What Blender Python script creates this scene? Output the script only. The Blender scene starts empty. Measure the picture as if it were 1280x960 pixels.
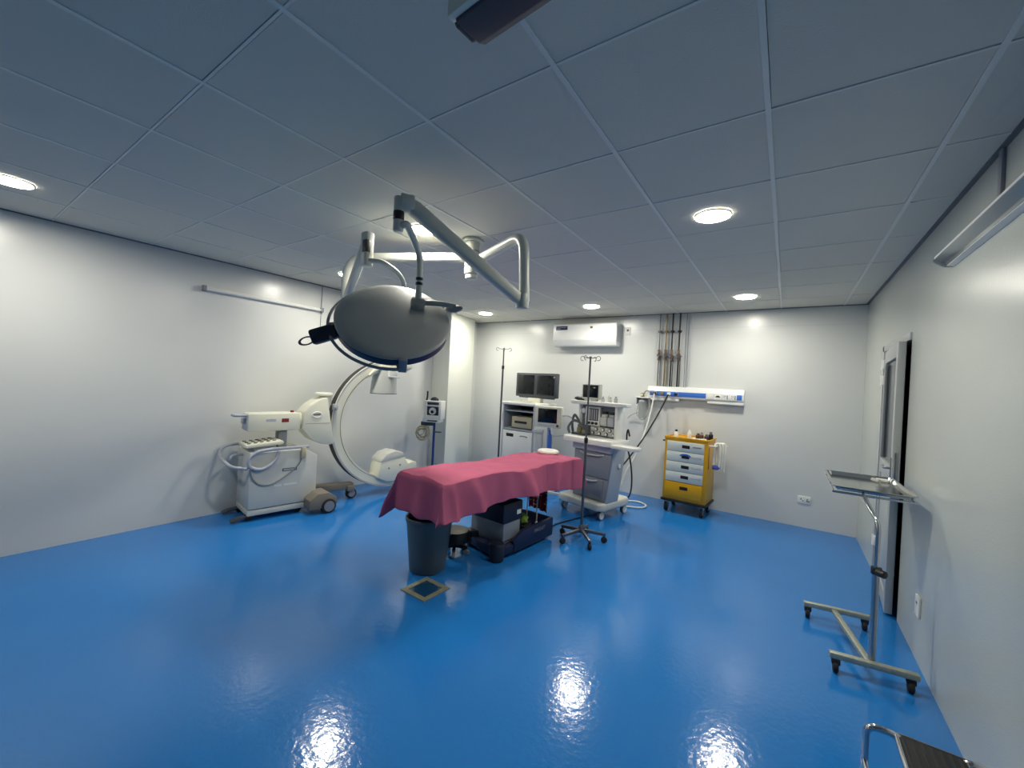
import bpy, bmesh, math, random
from mathutils import Vector, Matrix, noise
R_ = math.radians
PI = math.pi
random.seed(7)
C = bpy.context.scene.collection
sc = bpy.context.scene

# ------------------------------------------------------------------ materials
def lin(c):
    def f(v):
        v /= 255.0
        return v / 12.92 if v <= 0.04045 else ((v + 0.055) / 1.055) ** 2.4
    return (f(c[0]), f(c[1]), f(c[2]), 1.0)

def mat(name, rgb, rough=0.5, metal=0.0, spec=0.5, bump=0.0, bscale=60.0, var=0.0, vscale=8.0, coat=0.0, emis=None, estr=0.0, trans=0.0, alpha=1.0):
    m = bpy.data.materials.new(name)
    m.use_nodes = True
    nt = m.node_tree
    b = nt.nodes['Principled BSDF']
    col = lin(rgb)
    b.inputs['Base Color'].default_value = col
    b.inputs['Roughness'].default_value = rough
    b.inputs['Metallic'].default_value = metal
    b.inputs['Specular IOR Level'].default_value = spec
    b.inputs['Coat Weight'].default_value = coat
    b.inputs['Transmission Weight'].default_value = trans
    b.inputs['Alpha'].default_value = alpha
    if emis:
        b.inputs['Emission Color'].default_value = emis
        b.inputs['Emission Strength'].default_value = estr
    if bump or var:
        tc = nt.nodes.new('ShaderNodeTexCoord')
        if var:
            n = nt.nodes.new('ShaderNodeTexNoise')
            n.inputs['Scale'].default_value = vscale
            n.inputs['Detail'].default_value = 4
            nt.links.new(tc.outputs['Object'], n.inputs['Vector'])
            mx = nt.nodes.new('ShaderNodeMix')
            mx.data_type = 'RGBA'
            mx.inputs['A'].default_value = tuple(max(0, c * (1 - var)) for c in col[:3]) + (1,)
            mx.inputs['B'].default_value = tuple(min(1, c * (1 + var)) for c in col[:3]) + (1,)
            nt.links.new(n.outputs['Fac'], mx.inputs['Factor'])
            nt.links.new(mx.outputs['Result'], b.inputs['Base Color'])
        if bump:
            n2 = nt.nodes.new('ShaderNodeTexNoise')
            n2.inputs['Scale'].default_value = bscale
            n2.inputs['Detail'].default_value = 3
            nt.links.new(tc.outputs['Object'], n2.inputs['Vector'])
            bp = nt.nodes.new('ShaderNodeBump')
            bp.inputs['Strength'].default_value = bump
            bp.inputs['Distance'].default_value = 0.01
            nt.links.new(n2.outputs['Fac'], bp.inputs['Height'])
            nt.links.new(bp.outputs['Normal'], b.inputs['Normal'])
    return m

M = {}
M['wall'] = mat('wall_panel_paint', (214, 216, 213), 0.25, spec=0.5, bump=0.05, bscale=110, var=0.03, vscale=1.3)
M['wall_dimmed'] = mat('wall_paint_dimmed', (188, 193, 186), 0.25, spec=0.5, bump=0.09, bscale=130, var=0.04, vscale=2.0)  # right wall: wall paint with its colour darkened against over-bright lamp light
M['pillar'] = mat('pillar_paint', (226, 228, 218), 0.35, spec=0.45, bump=0.04, bscale=110)
M['tile'] = mat('ceiling_tile', (210, 208, 197), 0.9, spec=0.15, bump=0.12, bscale=160, var=0.03, vscale=1.2)
M['tbar'] = mat('ceiling_tee_bar', (220, 221, 214), 0.5, spec=0.4)
M['edge'] = mat('ceiling_edge_angle', (96, 100, 108), 0.6)
M['void'] = mat('dark_gap', (30, 32, 38), 0.9)
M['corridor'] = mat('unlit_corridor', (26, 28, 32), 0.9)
M['white'] = mat('white_enamel', (232, 232, 226), 0.35)
M['white_gloss'] = mat('white_gloss_plastic', (226, 227, 226), 0.25)
M['cream'] = mat('cream_medical_enamel', (222, 222, 204), 0.38)
M['cream_grey'] = mat('grey_cream_plastic', (200, 202, 194), 0.45)
M['lav'] = mat('pale_blue_grey_metal', (172, 176, 188), 0.35)
M['taupe'] = mat('taupe_plastic', (122, 116, 104), 0.5)
M['grey'] = mat('mid_grey_plastic', (128, 134, 142), 0.45)
M['grey_l'] = mat('light_grey_plastic', (176, 180, 186), 0.42)
M['grey_d'] = mat('dark_grey_plastic', (66, 70, 76), 0.5)
M['black'] = mat('black_plastic', (20, 21, 24), 0.45)
M['rubber'] = mat('black_rubber', (24, 24, 27), 0.7)
M['screen'] = mat('dark_screen_glass', (14, 17, 22), 0.12)
M['chrome'] = mat('polished_chrome', (205, 207, 210), 0.12, metal=1.0)
M['steel'] = mat('brushed_steel', (170, 172, 174), 0.28, metal=1.0)
M['steel_d'] = mat('dull_steel', (112, 115, 120), 0.38, metal=0.9)
M['steelpaint'] = mat('scuffed_steel_rail', (168, 172, 158), 0.45, metal=0.5, var=0.35, vscale=60)
M['arm'] = mat('lamp_arm_enamel', (196, 198, 188), 0.35)
M['shell'] = mat('lamp_head_shell', (152, 155, 152), 0.42)
M['navy'] = mat('navy_enamel', (22, 30, 66), 0.35)
M['navy_d'] = mat('dark_navy_cover', (16, 22, 44), 0.5)
M['drape'] = mat('pink_cotton_drape', (186, 99, 126), 0.9, spec=0.1, bump=0.25, bscale=240, var=0.12, vscale=5)
M['bin'] = mat('grey_green_bin_plastic', (84, 94, 98), 0.45)
M['bin_in'] = mat('bin_inside', (30, 34, 38), 0.8)
M['yellow'] = mat('yellow_enamel', (214, 160, 14), 0.35)
M['drawer'] = mat('pale_drawer_plastic', (214, 220, 214), 0.4)
M['blue'] = mat('blue_panel_strip', (58, 112, 200), 0.4)
M['blue_d'] = mat('deep_blue_metal', (36, 62, 136), 0.4)
M['tagblue'] = mat('violet_blue_tag', (84, 90, 178), 0.6)
M['green'] = mat('green_cloth', (112, 150, 60), 0.9, bump=0.3, bscale=90)
M['brass'] = mat('brass_pipe', (138, 124, 96), 0.35, metal=0.8)
M['copper'] = mat('copper_brown_valve', (112, 94, 84), 0.4, metal=0.6)
M['red'] = mat('dark_red_plastic', (120, 34, 34), 0.5)
M['brown'] = mat('brown_glass', (92, 62, 46), 0.25)
M['clear'] = mat('clear_plastic', (225, 228, 222), 0.15, trans=0.6)
M['olive'] = mat('dull_yellow_green_rubber', (128, 126, 92), 0.6)
M['foam'] = mat('off_white_gel', (236, 234, 222), 0.55)
M['beige'] = mat('beige_plastic', (190, 180, 150), 0.5)
M['unit_dark'] = mat('dark_blue_black_plastic', (44, 52, 66), 0.5)
M['grate'] = mat('hatch_frame_metal', (150, 150, 128), 0.5, metal=0.3, var=0.3, vscale=25)
M['hatch'] = mat('hatch_blue_cover', (20, 66, 104), 0.2)
M['glass'] = mat('door_glass', (30, 36, 44), 0.08)
M['alu'] = mat('white_aluminium', (176, 180, 178), 0.4)
M['hose_g'] = mat('grey_corrugated_hose', (104, 108, 108), 0.55)
M['tray'] = mat('tray_stainless', (190, 192, 190), 0.16, metal=1.0)
M['lamp'] = mat('lamp_diffuser', (255, 250, 235), 0.4, emis=(1.0, 0.955, 0.84, 1), estr=95.0)
M['dullwhite'] = mat('translucent_batten_cover', (150, 156, 154), 0.14, spec=0.6)

# floor: poured blue resin, glossy with a slow ripple
def floor_mat():
    m = bpy.data.materials.new('blue_epoxy_floor'); m.use_nodes = True
    nt = m.node_tree; b = nt.nodes['Principled BSDF']
    tc = nt.nodes.new('ShaderNodeTexCoord')
    n = nt.nodes.new('ShaderNodeTexNoise'); n.inputs['Scale'].default_value = 0.9; n.inputs['Detail'].default_value = 4
    nt.links.new(tc.outputs['Object'], n.inputs['Vector'])
    mx = nt.nodes.new('ShaderNodeMix'); mx.data_type = 'RGBA'
    mx.inputs['A'].default_value = lin((30, 112, 186)); mx.inputs['B'].default_value = lin((40, 124, 200))
    nt.links.new(n.outputs['Fac'], mx.inputs['Factor'])
    nt.links.new(mx.outputs['Result'], b.inputs['Base Color'])
    b.inputs['Roughness'].default_value = 0.12
    b.inputs['Coat Weight'].default_value = 0.0
    b.inputs['Specular IOR Level'].default_value = 0.5
    n2 = nt.nodes.new('ShaderNodeTexNoise'); n2.inputs['Scale'].default_value = 34; n2.inputs['Detail'].default_value = 3
    nt.links.new(tc.outputs['Object'], n2.inputs['Vector'])
    bp = nt.nodes.new('ShaderNodeBump'); bp.inputs['Strength'].default_value = 0.11; bp.inputs['Distance'].default_value = 0.01
    nt.links.new(n2.outputs['Fac'], bp.inputs['Height'])
    nt.links.new(bp.outputs['Normal'], b.inputs['Normal'])
    return m
M['floor'] = floor_mat()

def dot_mat():
    m = bpy.data.materials.new('polka_dot_cloth'); m.use_nodes = True
    nt = m.node_tree; b = nt.nodes['Principled BSDF']; b.inputs['Roughness'].default_value = 0.85
    tc = nt.nodes.new('ShaderNodeTexCoord')
    mp = nt.nodes.new('ShaderNodeMapping'); mp.inputs['Scale'].default_value = (1, 1, 1)
    nt.links.new(tc.outputs['Object'], mp.inputs['Vector'])
    v = nt.nodes.new('ShaderNodeTexVoronoi'); v.inputs['Scale'].default_value = 26; v.inputs['Randomness'].default_value = 0.25
    nt.links.new(mp.outputs['Vector'], v.inputs['Vector'])
    lt = nt.nodes.new('ShaderNodeMath'); lt.operation = 'LESS_THAN'; lt.inputs[1].default_value = 0.33
    nt.links.new(v.outputs['Distance'], lt.inputs[0])
    mx = nt.nodes.new('ShaderNodeMix'); mx.data_type = 'RGBA'
    mx.inputs['A'].default_value = lin((112, 16, 34)); mx.inputs['B'].default_value = lin((214, 176, 176))
    nt.links.new(lt.outputs[0], mx.inputs['Factor']); nt.links.new(mx.outputs['Result'], b.inputs['Base Color'])
    return m
M['dots'] = dot_mat()

# ------------------------------------------------------------------ mesh builder
class MB:
    def __init__(s): s.bm = bmesh.new()
    def _merge(s, b2, T=None):
        if T is not None: bmesh.ops.transform(b2, matrix=T, verts=b2.verts)
        me = bpy.data.meshes.new('tmp'); b2.to_mesh(me); b2.free(); s.bm.from_mesh(me); bpy.data.meshes.remove(me)
        return s
    def bx(s, x0, x1, y0, y1, z0, z1, bev=0.0, seg=2, T=None):
        b = bmesh.new(); bmesh.ops.create_cube(b, size=1)
        bmesh.ops.transform(b, matrix=Matrix.Translation(((x0+x1)/2, (y0+y1)/2, (z0+z1)/2)) @ Matrix.Diagonal((abs(x1-x0), abs(y1-y0), abs(z1-z0), 1)), verts=b.verts)
        if bev: bmesh.ops.bevel(b, geom=list(b.edges), offset=min(bev, .49*min(abs(x1-x0), abs(y1-y0), abs(z1-z0))), segments=seg, affect='EDGES', profile=0.5)
        return s._merge(b, T)
    def prism(s, poly, axis, a, b_, bev=0.0, seg=2, T=None):
        """poly in the two other axes (order x,y,z without axis), extruded along axis from a to b_."""
        b = bmesh.new()
        def p3(u, v, w): return {'x': (w, u, v), 'y': (u, w, v), 'z': (u, v, w)}[axis]
        v0 = [b.verts.new(p3(u, v, a)) for u, v in poly]; v1 = [b.verts.new(p3(u, v, b_)) for u, v in poly]
        n = len(poly)
        b.faces.new(v0); b.faces.new(v1[::-1])
        for i in range(n): b.faces.new((v0[i], v1[i], v1[(i+1) % n], v0[(i+1) % n]))
        bmesh.ops.recalc_face_normals(b, faces=b.faces)
        if bev: bmesh.ops.bevel(b, geom=list(b.edges), offset=bev, segments=seg, affect='EDGES', profile=0.5)
        return s._merge(b, T)
    def cyl(s, p0, p1, r0, r1=None, seg=24, bev=0.0):
        if r1 is None: r1 = r0
        p0, p1 = Vector(p0), Vector(p1); d = p1 - p0
        b = bmesh.new(); bmesh.ops.create_cone(b, cap_ends=True, segments=seg, radius1=r0, radius2=r1, depth=d.length)
        if bev:
            es = [e for e in b.edges if any(len(f.verts) > 4 for f in e.link_faces)]
            bmesh.ops.bevel(b, geom=es, offset=bev, segments=2, affect='EDGES', profile=0.5)
        return s._merge(b, Matrix.Translation((p0+p1)/2) @ d.to_track_quat('Z', 'Y').to_matrix().to_4x4())
    def lathe(s, prof, c=(0, 0, 0), seg=40, T=None, a0=0.0, a1=2*PI):
        b = bmesh.new(); rows = []
        full = abs(a1-a0-2*PI) < 1e-6; n = seg if full else seg+1
        for r, z in prof:
            if r < 1e-6: rows.append([b.verts.new((0, 0, z))])
            else: rows.append([b.verts.new((r*math.cos(a0+(a1-a0)*i/seg), r*math.sin(a0+(a1-a0)*i/seg), z)) for i in range(n)])
        for A, B in zip(rows, rows[1:]):
            m = n if full else n-1
            for i in range(m):
                j = (i+1) % n
                if len(A) == 1 and len(B) == 1: continue
                if len(A) == 1: b.faces.new((A[0], B[i], B[j]))
                elif len(B) == 1: b.faces.new((A[i], A[j], B[0]))
                else: b.faces.new((A[i], A[j], B[j], B[i]))
        bmesh.ops.recalc_face_normals(b, faces=b.faces)
        TT = Matrix.Translation(c)
        return s._merge(b, (T @ TT) if T is not None else TT)
    def ball(s, c, r, sc_=(1, 1, 1), seg=20, T=None):
        b = bmesh.new(); bmesh.ops.create_uvsphere(b, u_segments=seg, v_segments=max(8, seg//2), radius=r)
        TT = Matrix.Translation(c) @ Matrix.Diagonal((*sc_, 1))
        return s._merge(b, (T @ TT) if T is not None else TT)
    def sweep(s, prof, pts, closed=False, up=(0, 0, 1), fixed=False):
        """prof: closed 2D outline; pts: path. Parallel transport (or fixed side axis)."""
        b = bmesh.new(); P = [Vector(p) for p in pts]; n = len(P); rows = []
        prevu = None
        for i in range(n):
            if closed: t = (P[(i+1) % n] - P[i-1])
            else: t = P[min(i+1, n-1)] - P[max(i-1, 0)]
            t.normalize()
            if fixed:
                side = Vector(up); u = side - t*side.dot(t); u.normalize()
            elif prevu is None:
                ref = Vector(up)
                if abs(ref.dot(t)) > .95: ref = Vector((1, 0, 0))
                u = ref - t*ref.dot(t); u.normalize()
            else:
                u = prevu - t*prevu.dot(t); u.normalize()
            prevu = u; w = t.cross(u)
            rows.append([b.verts.new(P[i] + u*a + w*c) for a, c in prof])
        k = len(prof)
        for i in range(n if closed else n-1):
            A, B = rows[i], rows[(i+1) % n]
            for j in range(k): b.faces.new((A[j], A[(j+1) % k], B[(j+1) % k], B[j]))
        if not closed:
            b.faces.new(rows[0][::-1]); b.faces.new(rows[-1])
        bmesh.ops.recalc_face_normals(b, faces=b.faces)
        return s._merge(b)
    def tube(s, pts, r, seg=10, closed=False, fil=0.0):
        if fil: pts = fillet(pts, fil)
        return s.sweep([(r*math.cos(2*PI*i/seg), r*math.sin(2*PI*i/seg)) for i in range(seg)], pts, closed)
    def torus(s, c, R, r, T=None, seg=36, rs=12, sc_=(1, 1, 1)):
        m = MB(); m.tube([(R*math.cos(2*PI*i/seg), R*math.sin(2*PI*i/seg), 0) for i in range(seg)], r, rs, True)
        TT = Matrix.Translation(c) @ Matrix.Diagonal((*sc_, 1))
        return s._merge(m.bm, TT if T is None else TT @ T)
    def grid(s, f, nu, nv):
        b = bmesh.new(); V = [[b.verts.new(f(i/nu, j/nv)) for j in range(nv+1)] for i in range(nu+1)]
        for i in range(nu):
            for j in range(nv): b.faces.new((V[i][j], V[i+1][j], V[i+1][j+1], V[i][j+1]))
        bmesh.ops.recalc_face_normals(b, faces=b.faces)
        return s._merge(b)

def fillet(pts, r, n=7):
    P = [Vector(p) for p in pts]; out = [P[0]]
    for a, b, c in zip(P, P[1:], P[2:]):
        d1, d2 = (a-b), (c-b); L = min(r, .48*d1.length, .48*d2.length)
        s, e = b + d1.normalized()*L, b + d2.normalized()*L
        for i in range(n+1):
            t = i/n; out.append(s*(1-t)**2 + b*2*t*(1-t) + e*t*t)
    out.append(P[-1]); return out

def smooth_path(pts, n=8):
    P = [Vector(p) for p in pts]; P = [2*P[0]-P[1]] + P + [2*P[-1]-P[-2]]; out = []
    for i in range(1, len(P)-2):
        a, b, c, d = P[i-1:i+3]
        for k in range(n):
            t = k/n
            out.append(0.5*((2*b)+(c-a)*t+(2*a-5*b+4*c-d)*t*t+(3*b-a-3*c+d)*t**3))
    out.append(P[-2]); return out

def obj(name, mb, m, parent=None, world=False, smooth=True, label=None):
    me = bpy.data.meshes.new(name)
    if world and parent is not None:
        r = parent
        while r.parent: r = r.parent
        inv = (Matrix.Translation(r.location) @ Matrix.Rotation(r.rotation_euler.z, 4, 'Z')).inverted()
        bmesh.ops.transform(mb.bm, matrix=inv, verts=mb.bm.verts)
    mb.bm.to_mesh(me); mb.bm.free()
    me.materials.append(M[m] if isinstance(m, str) else m)
    if smooth:
        me.polygons.foreach_set('use_smooth', [True]*len(me.polygons))
        me.set_sharp_from_angle(angle=R_(38))
    o = bpy.data.objects.new(name, me); C.objects.link(o)
    if parent is not None: o.parent = parent
    if label: o['label'] = label
    return o

def tag(o, label, cat, group=None, kind=None):
    o['label'] = label; o['category'] = cat
    if group: o['group'] = group
    if kind: o['kind'] = kind
    return o

def thing(name, label, cat, loc=(0, 0, 0), rz=0.0, group=None):
    o = bpy.data.objects.new(name, None); C.objects.link(o)
    o.empty_display_size = 0.1; o.location = loc; o.rotation_euler = (0, 0, rz)
    return tag(o, label, cat, group)

def solo(name, mb, m, label, cat, loc, rz=0.0, group=None):
    """A thing that is one mesh; the mesh is given in world coordinates (or local when loc-relative)."""
    o = obj(name, mb, m); o.location = loc; o.rotation_euler = (0, 0, rz)
    return tag(o, label, cat, group)

def struct(name, mb, m, parent=None):
    o = obj(name, mb, m, parent)
    if parent is None: o['kind'] = 'structure'
    return o

def text_mesh(body, size, T, m, parent, name='lettering', depth=0.0008):
    cu = bpy.data.curves.new('t', 'FONT'); cu.body = body; cu.size = size; cu.extrude = depth
    cu.align_x = 'CENTER'; cu.align_y = 'CENTER'
    to = bpy.data.objects.new('t', cu); C.objects.link(to)
    dg = bpy.context.evaluated_depsgraph_get()
    me = bpy.data.meshes.new_from_object(to.evaluated_get(dg))
    bpy.data.objects.remove(to); bpy.data.curves.remove(cu)
    me.transform(T); me.materials.clear(); me.materials.append(M[m])
    o = bpy.data.objects.new(name, me); C.objects.link(o); o.parent = parent
    return o

FRONT = Matrix.Rotation(PI/2, 4, 'X')                 # text in XY plane -> faces -y
SIDEX = Matrix.Rotation(PI/2, 4, 'Z') @ FRONT         # faces +x

# ------------------------------------------------------------------ room shell
XL, XR, YB, YF, H = -4.88, 0.705, 5.97, -4.0, 2.613
CAM_Z = 1.525
m = MB(); m.bx(XL-.15, XR+.15, YF-.15, YB+.15, -.12, 0); struct('floor', m, 'floor')
m = MB(); m.bx(XL-.15, XL, YF-.15, YB+.15, 0, H+.1); struct('wall_left', m, 'wall')
m = MB(); m.bx(XL, XR, YB, YB+.15, 0, H+.1); struct('wall_back', m, 'wall')
m = MB(); m.bx(XL, XR, YF-.15, YF, 0, H+.1); struct('wall_front', m, 'wall')
D0, D1, DH = 3.925, 4.90, 2.03
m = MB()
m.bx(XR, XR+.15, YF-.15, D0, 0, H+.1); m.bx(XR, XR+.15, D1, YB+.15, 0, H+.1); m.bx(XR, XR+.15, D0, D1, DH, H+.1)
struct('wall_right', m, 'wall_dimmed')
# unlit corridor behind the door
m = MB()
m.bx(XR+1.5, XR+1.6, 2.5, 6.1, 0, 2.5); m.bx(XR+.15, XR+1.6, 2.4, 2.5, 0, 2.5); m.bx(XR+.15, XR+1.6, 6.1, 6.2, 0, 2.5)
m.bx(XR+.15, XR+1.6, 2.4, 6.2, 2.5, 2.6); m.bx(XR+.15, XR+1.6, 2.4, 6.2, -.1, 0)
struct('wall_corridor', m, 'corridor')
# pillar in the back corner against the side wall
m = MB(); m.prism([(XL, 4.85), (-4.52, 4.85), (-4.73, 5.70), (XL, 5.70)], 'z', 0, H); o = struct('wall_pillar', m, 'pillar')
# ceiling: suspended tiles between tee bars
GX0, GY0, GS, GSY = -3.7095, 0.5998, 0.600, 0.6017
xs = [GX0 + GS*i for i in range(-1, 8)]; ys = [GY0 + GSY*j for j in range(-7, 9)]
xe = [XL] + xs + [XR]; ye = [YF] + ys + [YB]
m = MB(); rr = random.Random(3)
for a, b in zip(xe, xe[1:]):
    for c, d in zip(ye, ye[1:]):
        g, gy = .0103, .0070
        dz = rr.uniform(0, .0025); T = Matrix.Translation((rr.uniform(-.0015, .0015), rr.uniform(-.0015, .0015), dz))
        if b-a < .06 or d-c < .06: g = gy = .004
        m.bx(a+g, b-g, c+gy, d-gy, H, H+.016, T=T)
ceil = struct('ceiling', m, 'tile')
m = MB()
for x in xs: m.bx(x-.0095, x+.0095, YF, YB, H-.002, H+.02)
for y in ys: m.bx(XL, XR, y-.0048, y+.0048, H-.0012, H+.018)
obj('tee_bar_grid', m, 'tbar', ceil, smooth=False)
m = MB(); m.bx(XL-.15, XR+.15, YF-.15, YB+.15, H+.024, H+.1); obj('ceiling_void', m, 'void', ceil)
m = MB(); t = .022
m.bx(XL, XL+t, YF, YB, H-.006, H+.01); m.bx(XR-t, XR, YF, YB, H-.006, H+.01); m.bx(XL, XR, YB-t, YB, H-.006, H+.01); m.bx(XL, XR, YF, YF+t, H-.006, H+.01)
struct('trim_1', m, 'edge')
# faint panel joints on the walls
m = MB()
m.bx(XL, XR, YB-.001, YB, 2.396, 2.3985)
struct('trim_2', m, 'grey_l')

# ------------------------------------------------------------------ door in the side wall
dr = bpy.data.objects.new('door_1', None); C.objects.link(dr); dr['kind'] = 'structure'; dr.location = (XR, D0, 0)
m = MB()
m.bx(XR-.012, XR+.11, D1-.055, D1, 0, DH, .003); m.bx(XR+.045, XR+.15, D0, D0+.03, 0, DH, .003); m.bx(XR-.012, XR+.11, D0, D1, DH-.055, DH, .003)
obj('door_frame', m, 'alu', dr, world=True)
hx, hy = XR+.018, D1-.06            # hinge line, leaf stands a little ajar
lw = D1-.06-(D0+.045)
ang = R_(-3.8)
LT = Matrix.Translation((hx, hy, 0)) @ Matrix.Rotation(ang, 4, 'Z')
def leafbox(mm, y0, y1, z0, z1, x0=-.022, x1=.022, bev=.003): mm.bx(x0, x1, -y1, -y0, z0, z1, bev, T=LT)
m = MB()
leafbox(m, 0, .085, .015, DH-.06); leafbox(m, lw-.085, lw, .015, DH-.06)
leafbox(m, .08, lw-.08, .015, .13); leafbox(m, .08, lw-.08, .93, 1.05); leafbox(m, .08, lw-.08, DH-.165, DH-.06)
leafbox(m, .08, lw-.08, .12, .94, -.012, .012)
leaf = obj('door_leaf', m, 'alu', dr, world=True)
m = MB(); leafbox(m, .08, lw-.08, 1.04, DH-.16, -.006, .006, 0); obj('glass_pane', m, 'glass', leaf, world=True)
m = MB(); leafbox(m, .10, .135, 1.06, DH-.18, -.03, -.012, .004); obj('glazing_bar', m, 'alu', leaf, world=True)
m = MB(); leafbox(m, lw-.001, lw+.003, .93, 1.17, -.011, .011, .001); obj('lock_plate', m, 'steel', leaf, world=True)
m = MB(); leafbox(m, lw-.06, lw-.03, .97, 1.13, -.028, -.02); m.tube([LT @ Vector((-.025, -(lw-.045), 1.05)), LT @ Vector((-.06, -(lw-.045), 1.05)), LT @ Vector((-.06, -(lw-.16), 1.05))], .009, fil=.02)
obj('door_handle', m, 'steel', leaf, world=True)
for z in (.3, 1.72, 1.86):
    m = MB(); m.cyl((hx-.032, hy+.012, z-.045), (hx-.032, hy+.012, z+.045), .011); m.bx(hx-.034, hx-.012, hy-.03, hy+.04, z-.04, z+.04, .003); obj('hinge', m, 'white', dr, world=True)

# ------------------------------------------------------------------ ceiling lamps
LAMPS = [(-.427, 2.72, 'bright round ceiling light nearest the side wall with the door'),
         (-.433, 5.155, 'round ceiling light in front of the back wall, nearest the door'),
         (-2.246, 5.128, 'round ceiling light in front of the wall air conditioner'),
         (-4.06, 5.14, 'round ceiling light beside the corner pillar'),
         (-2.262, 2.075, 'round ceiling light half hidden behind the surgical lamp spring arm'),
         (-4.03, 2.665, 'round ceiling light seen between the two tubes of the rear surgical lamp arm'),
         (-4.04, .315, 'round ceiling light over the blue floor, cut by the frame edge')]
for x, y, lab in LAMPS:
    t = thing('ceiling_light', lab, 'ceiling light', (x, y, H-.006), 0, 'round ceiling lights')
    m = MB(); m.lathe([(.097, .004), (.097, -.0045), (.103, -.0045), (.106, .002), (.106, .005), (.097, .005)]); obj('frame', m, 'white', t)
    m = MB(); m.lathe([(0, .001), (.06, .001), (.097, .001), (.097, .004), (0, .004)]); obj('diffuser', m, 'lamp', t)

# ------------------------------------------------------------------ ceiling-hung unit, partly in frame
t = thing('air_curtain', 'dark ceiling-hung unit with a cream slotted side at the top edge', 'ceiling unit', (-.68, .73, H), R_(-5.5))
zb = 2.35-H
m = MB(); m.prism([(-.045, zb), (.030, zb), (.052, zb+.012), (.052, zb+.08), (-.052, zb+.08), (-.052, zb+.016)], 'x', .012, 1.0, .003)
m.prism([(-.030, zb+.004), (.022, zb+.004), (.040, zb+.02), (.040, zb+.07), (-.044, zb+.07), (-.044, zb+.02)], 'x', -.004, .02, .003)
obj('bottom_tray', m, 'unit_dark', t)
m = MB(); m.bx(.0, 1.0, -.052, .052, zb+.08, 0, .004)
m.bx(.0, 1.0, -.062, -.040, zb+.006, zb+.10, .002)
body = obj('body', m, 'cream', t)
m = MB()
for k in range(6): m.bx(.012, .97, -.0645, -.05, zb+.040+k*.032, zb+.046+k*.032)
obj('slot_grille', m, 'black', body)

# ------------------------------------------------------------------ tube light battens on the side walls
def batten(name, x_wall, sx, y0, y1, z, label, cover):
    t = thing(name, label, 'tube light', (x_wall, (y0+y1)/2, z), 0, 'tube light battens')
    m = MB(); m.bx(min(0, sx*.022), max(0, sx*.022), -(y1-y0)/2, (y1-y0)/2, -.022, .022, .004); obj('housing', m, 'white', t)
    L = (y1-y0)/2
    m = MB(); m.cyl((sx*.036, -L+.03, -.004), (sx*.036, L-.03, -.004), .0145); obj('tube', m, cover, t)
    for e in (-1, 1):
        m = MB(); m.bx(min(sx*.018, sx*.058), max(sx*.018, sx*.058), e*L-(.035 if e > 0 else 0), e*L+(.035 if e < 0 else 0), -.028, .028, .006); obj('lamp_holder', m, 'grey', t)
    return t
t = batten('tube_light', XL, 1, 1.60, 2.87, 2.305, 'slim unlit tube light batten on the wall above the mobile X-ray machine', 'white_gloss')
m = MB(); m.cyl((.008, 2.862-2.235, .02), (.008, 2.862-2.235, H-2.305), .005); m.cyl((.006, 2.862-2.235, -.02), (.006, 2.862-2.235, -.30), .0035)
obj('cable', m, 'grey', t)
t = batten('tube_light', XR, -1, 1.9, 3.12, 2.325, 'unlit tube light batten high on the wall beside the door', 'dullwhite')
m = MB(); m.bx(-.014, 0, 2.53-2.51-.018, 2.53-2.51+.018, -.02, H-2.325, .003); obj('conduit', m, 'grey', t)
m = MB(); m.prism([(-.080, -.012), (-.078, .004), (-.040, .030), (0, .032), (0, -.05), (-.028, -.046), (-.034, -.034)], 'y', -.60, .60, .003); cv = obj('cover', m, 'dullwhite', t)
m = MB(); m.bx(-.081, -.0795, -.58, .58, -.010, .0); m.prism([(-.030, -.047), (-.0, -.0515), (0, -.054), (-.03, -.05)], 'y', -.60, .60); obj('cover_edge', m, 'white', cv)
m = MB(); m.prism([(-.084, -.018), (-.082, .008), (-.040, .036), (0, .037), (0, -.054), (-.036, -.052)], 'y', .59, .615, .004); obj('end_cap', m, 'grey', t)

# ------------------------------------------------------------------ surgical lamp
HUB = Vector((-2.065, 2.41, H))
sl = thing('surgical_light', 'two-armed ceiling-mounted surgical lamp with large round grey heads', 'surgical lamp', tuple(HUB))
m = MB(); m.cyl((HUB.x, HUB.y, H), (HUB.x, HUB.y, H-.02), .085, bev=.004); m.cyl((HUB.x, HUB.y, H), (HUB.x, HUB.y, 2.345), .055, bev=.006)
m.cyl((HUB.x, HUB.y, 2.345), (HUB.x, HUB.y, 2.31), .045, bev=.006)
mt = obj('ceiling_mount', m, 'arm', sl, world=True)
for z in (2.515, 2.40):
    m = MB(); m.lathe([(.0555, 0), (.058, .002), (.058, .008), (.0555, .010)], (HUB.x, HUB.y, z)); obj('joint_ring', m, 'grey', mt, world=True)
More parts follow.
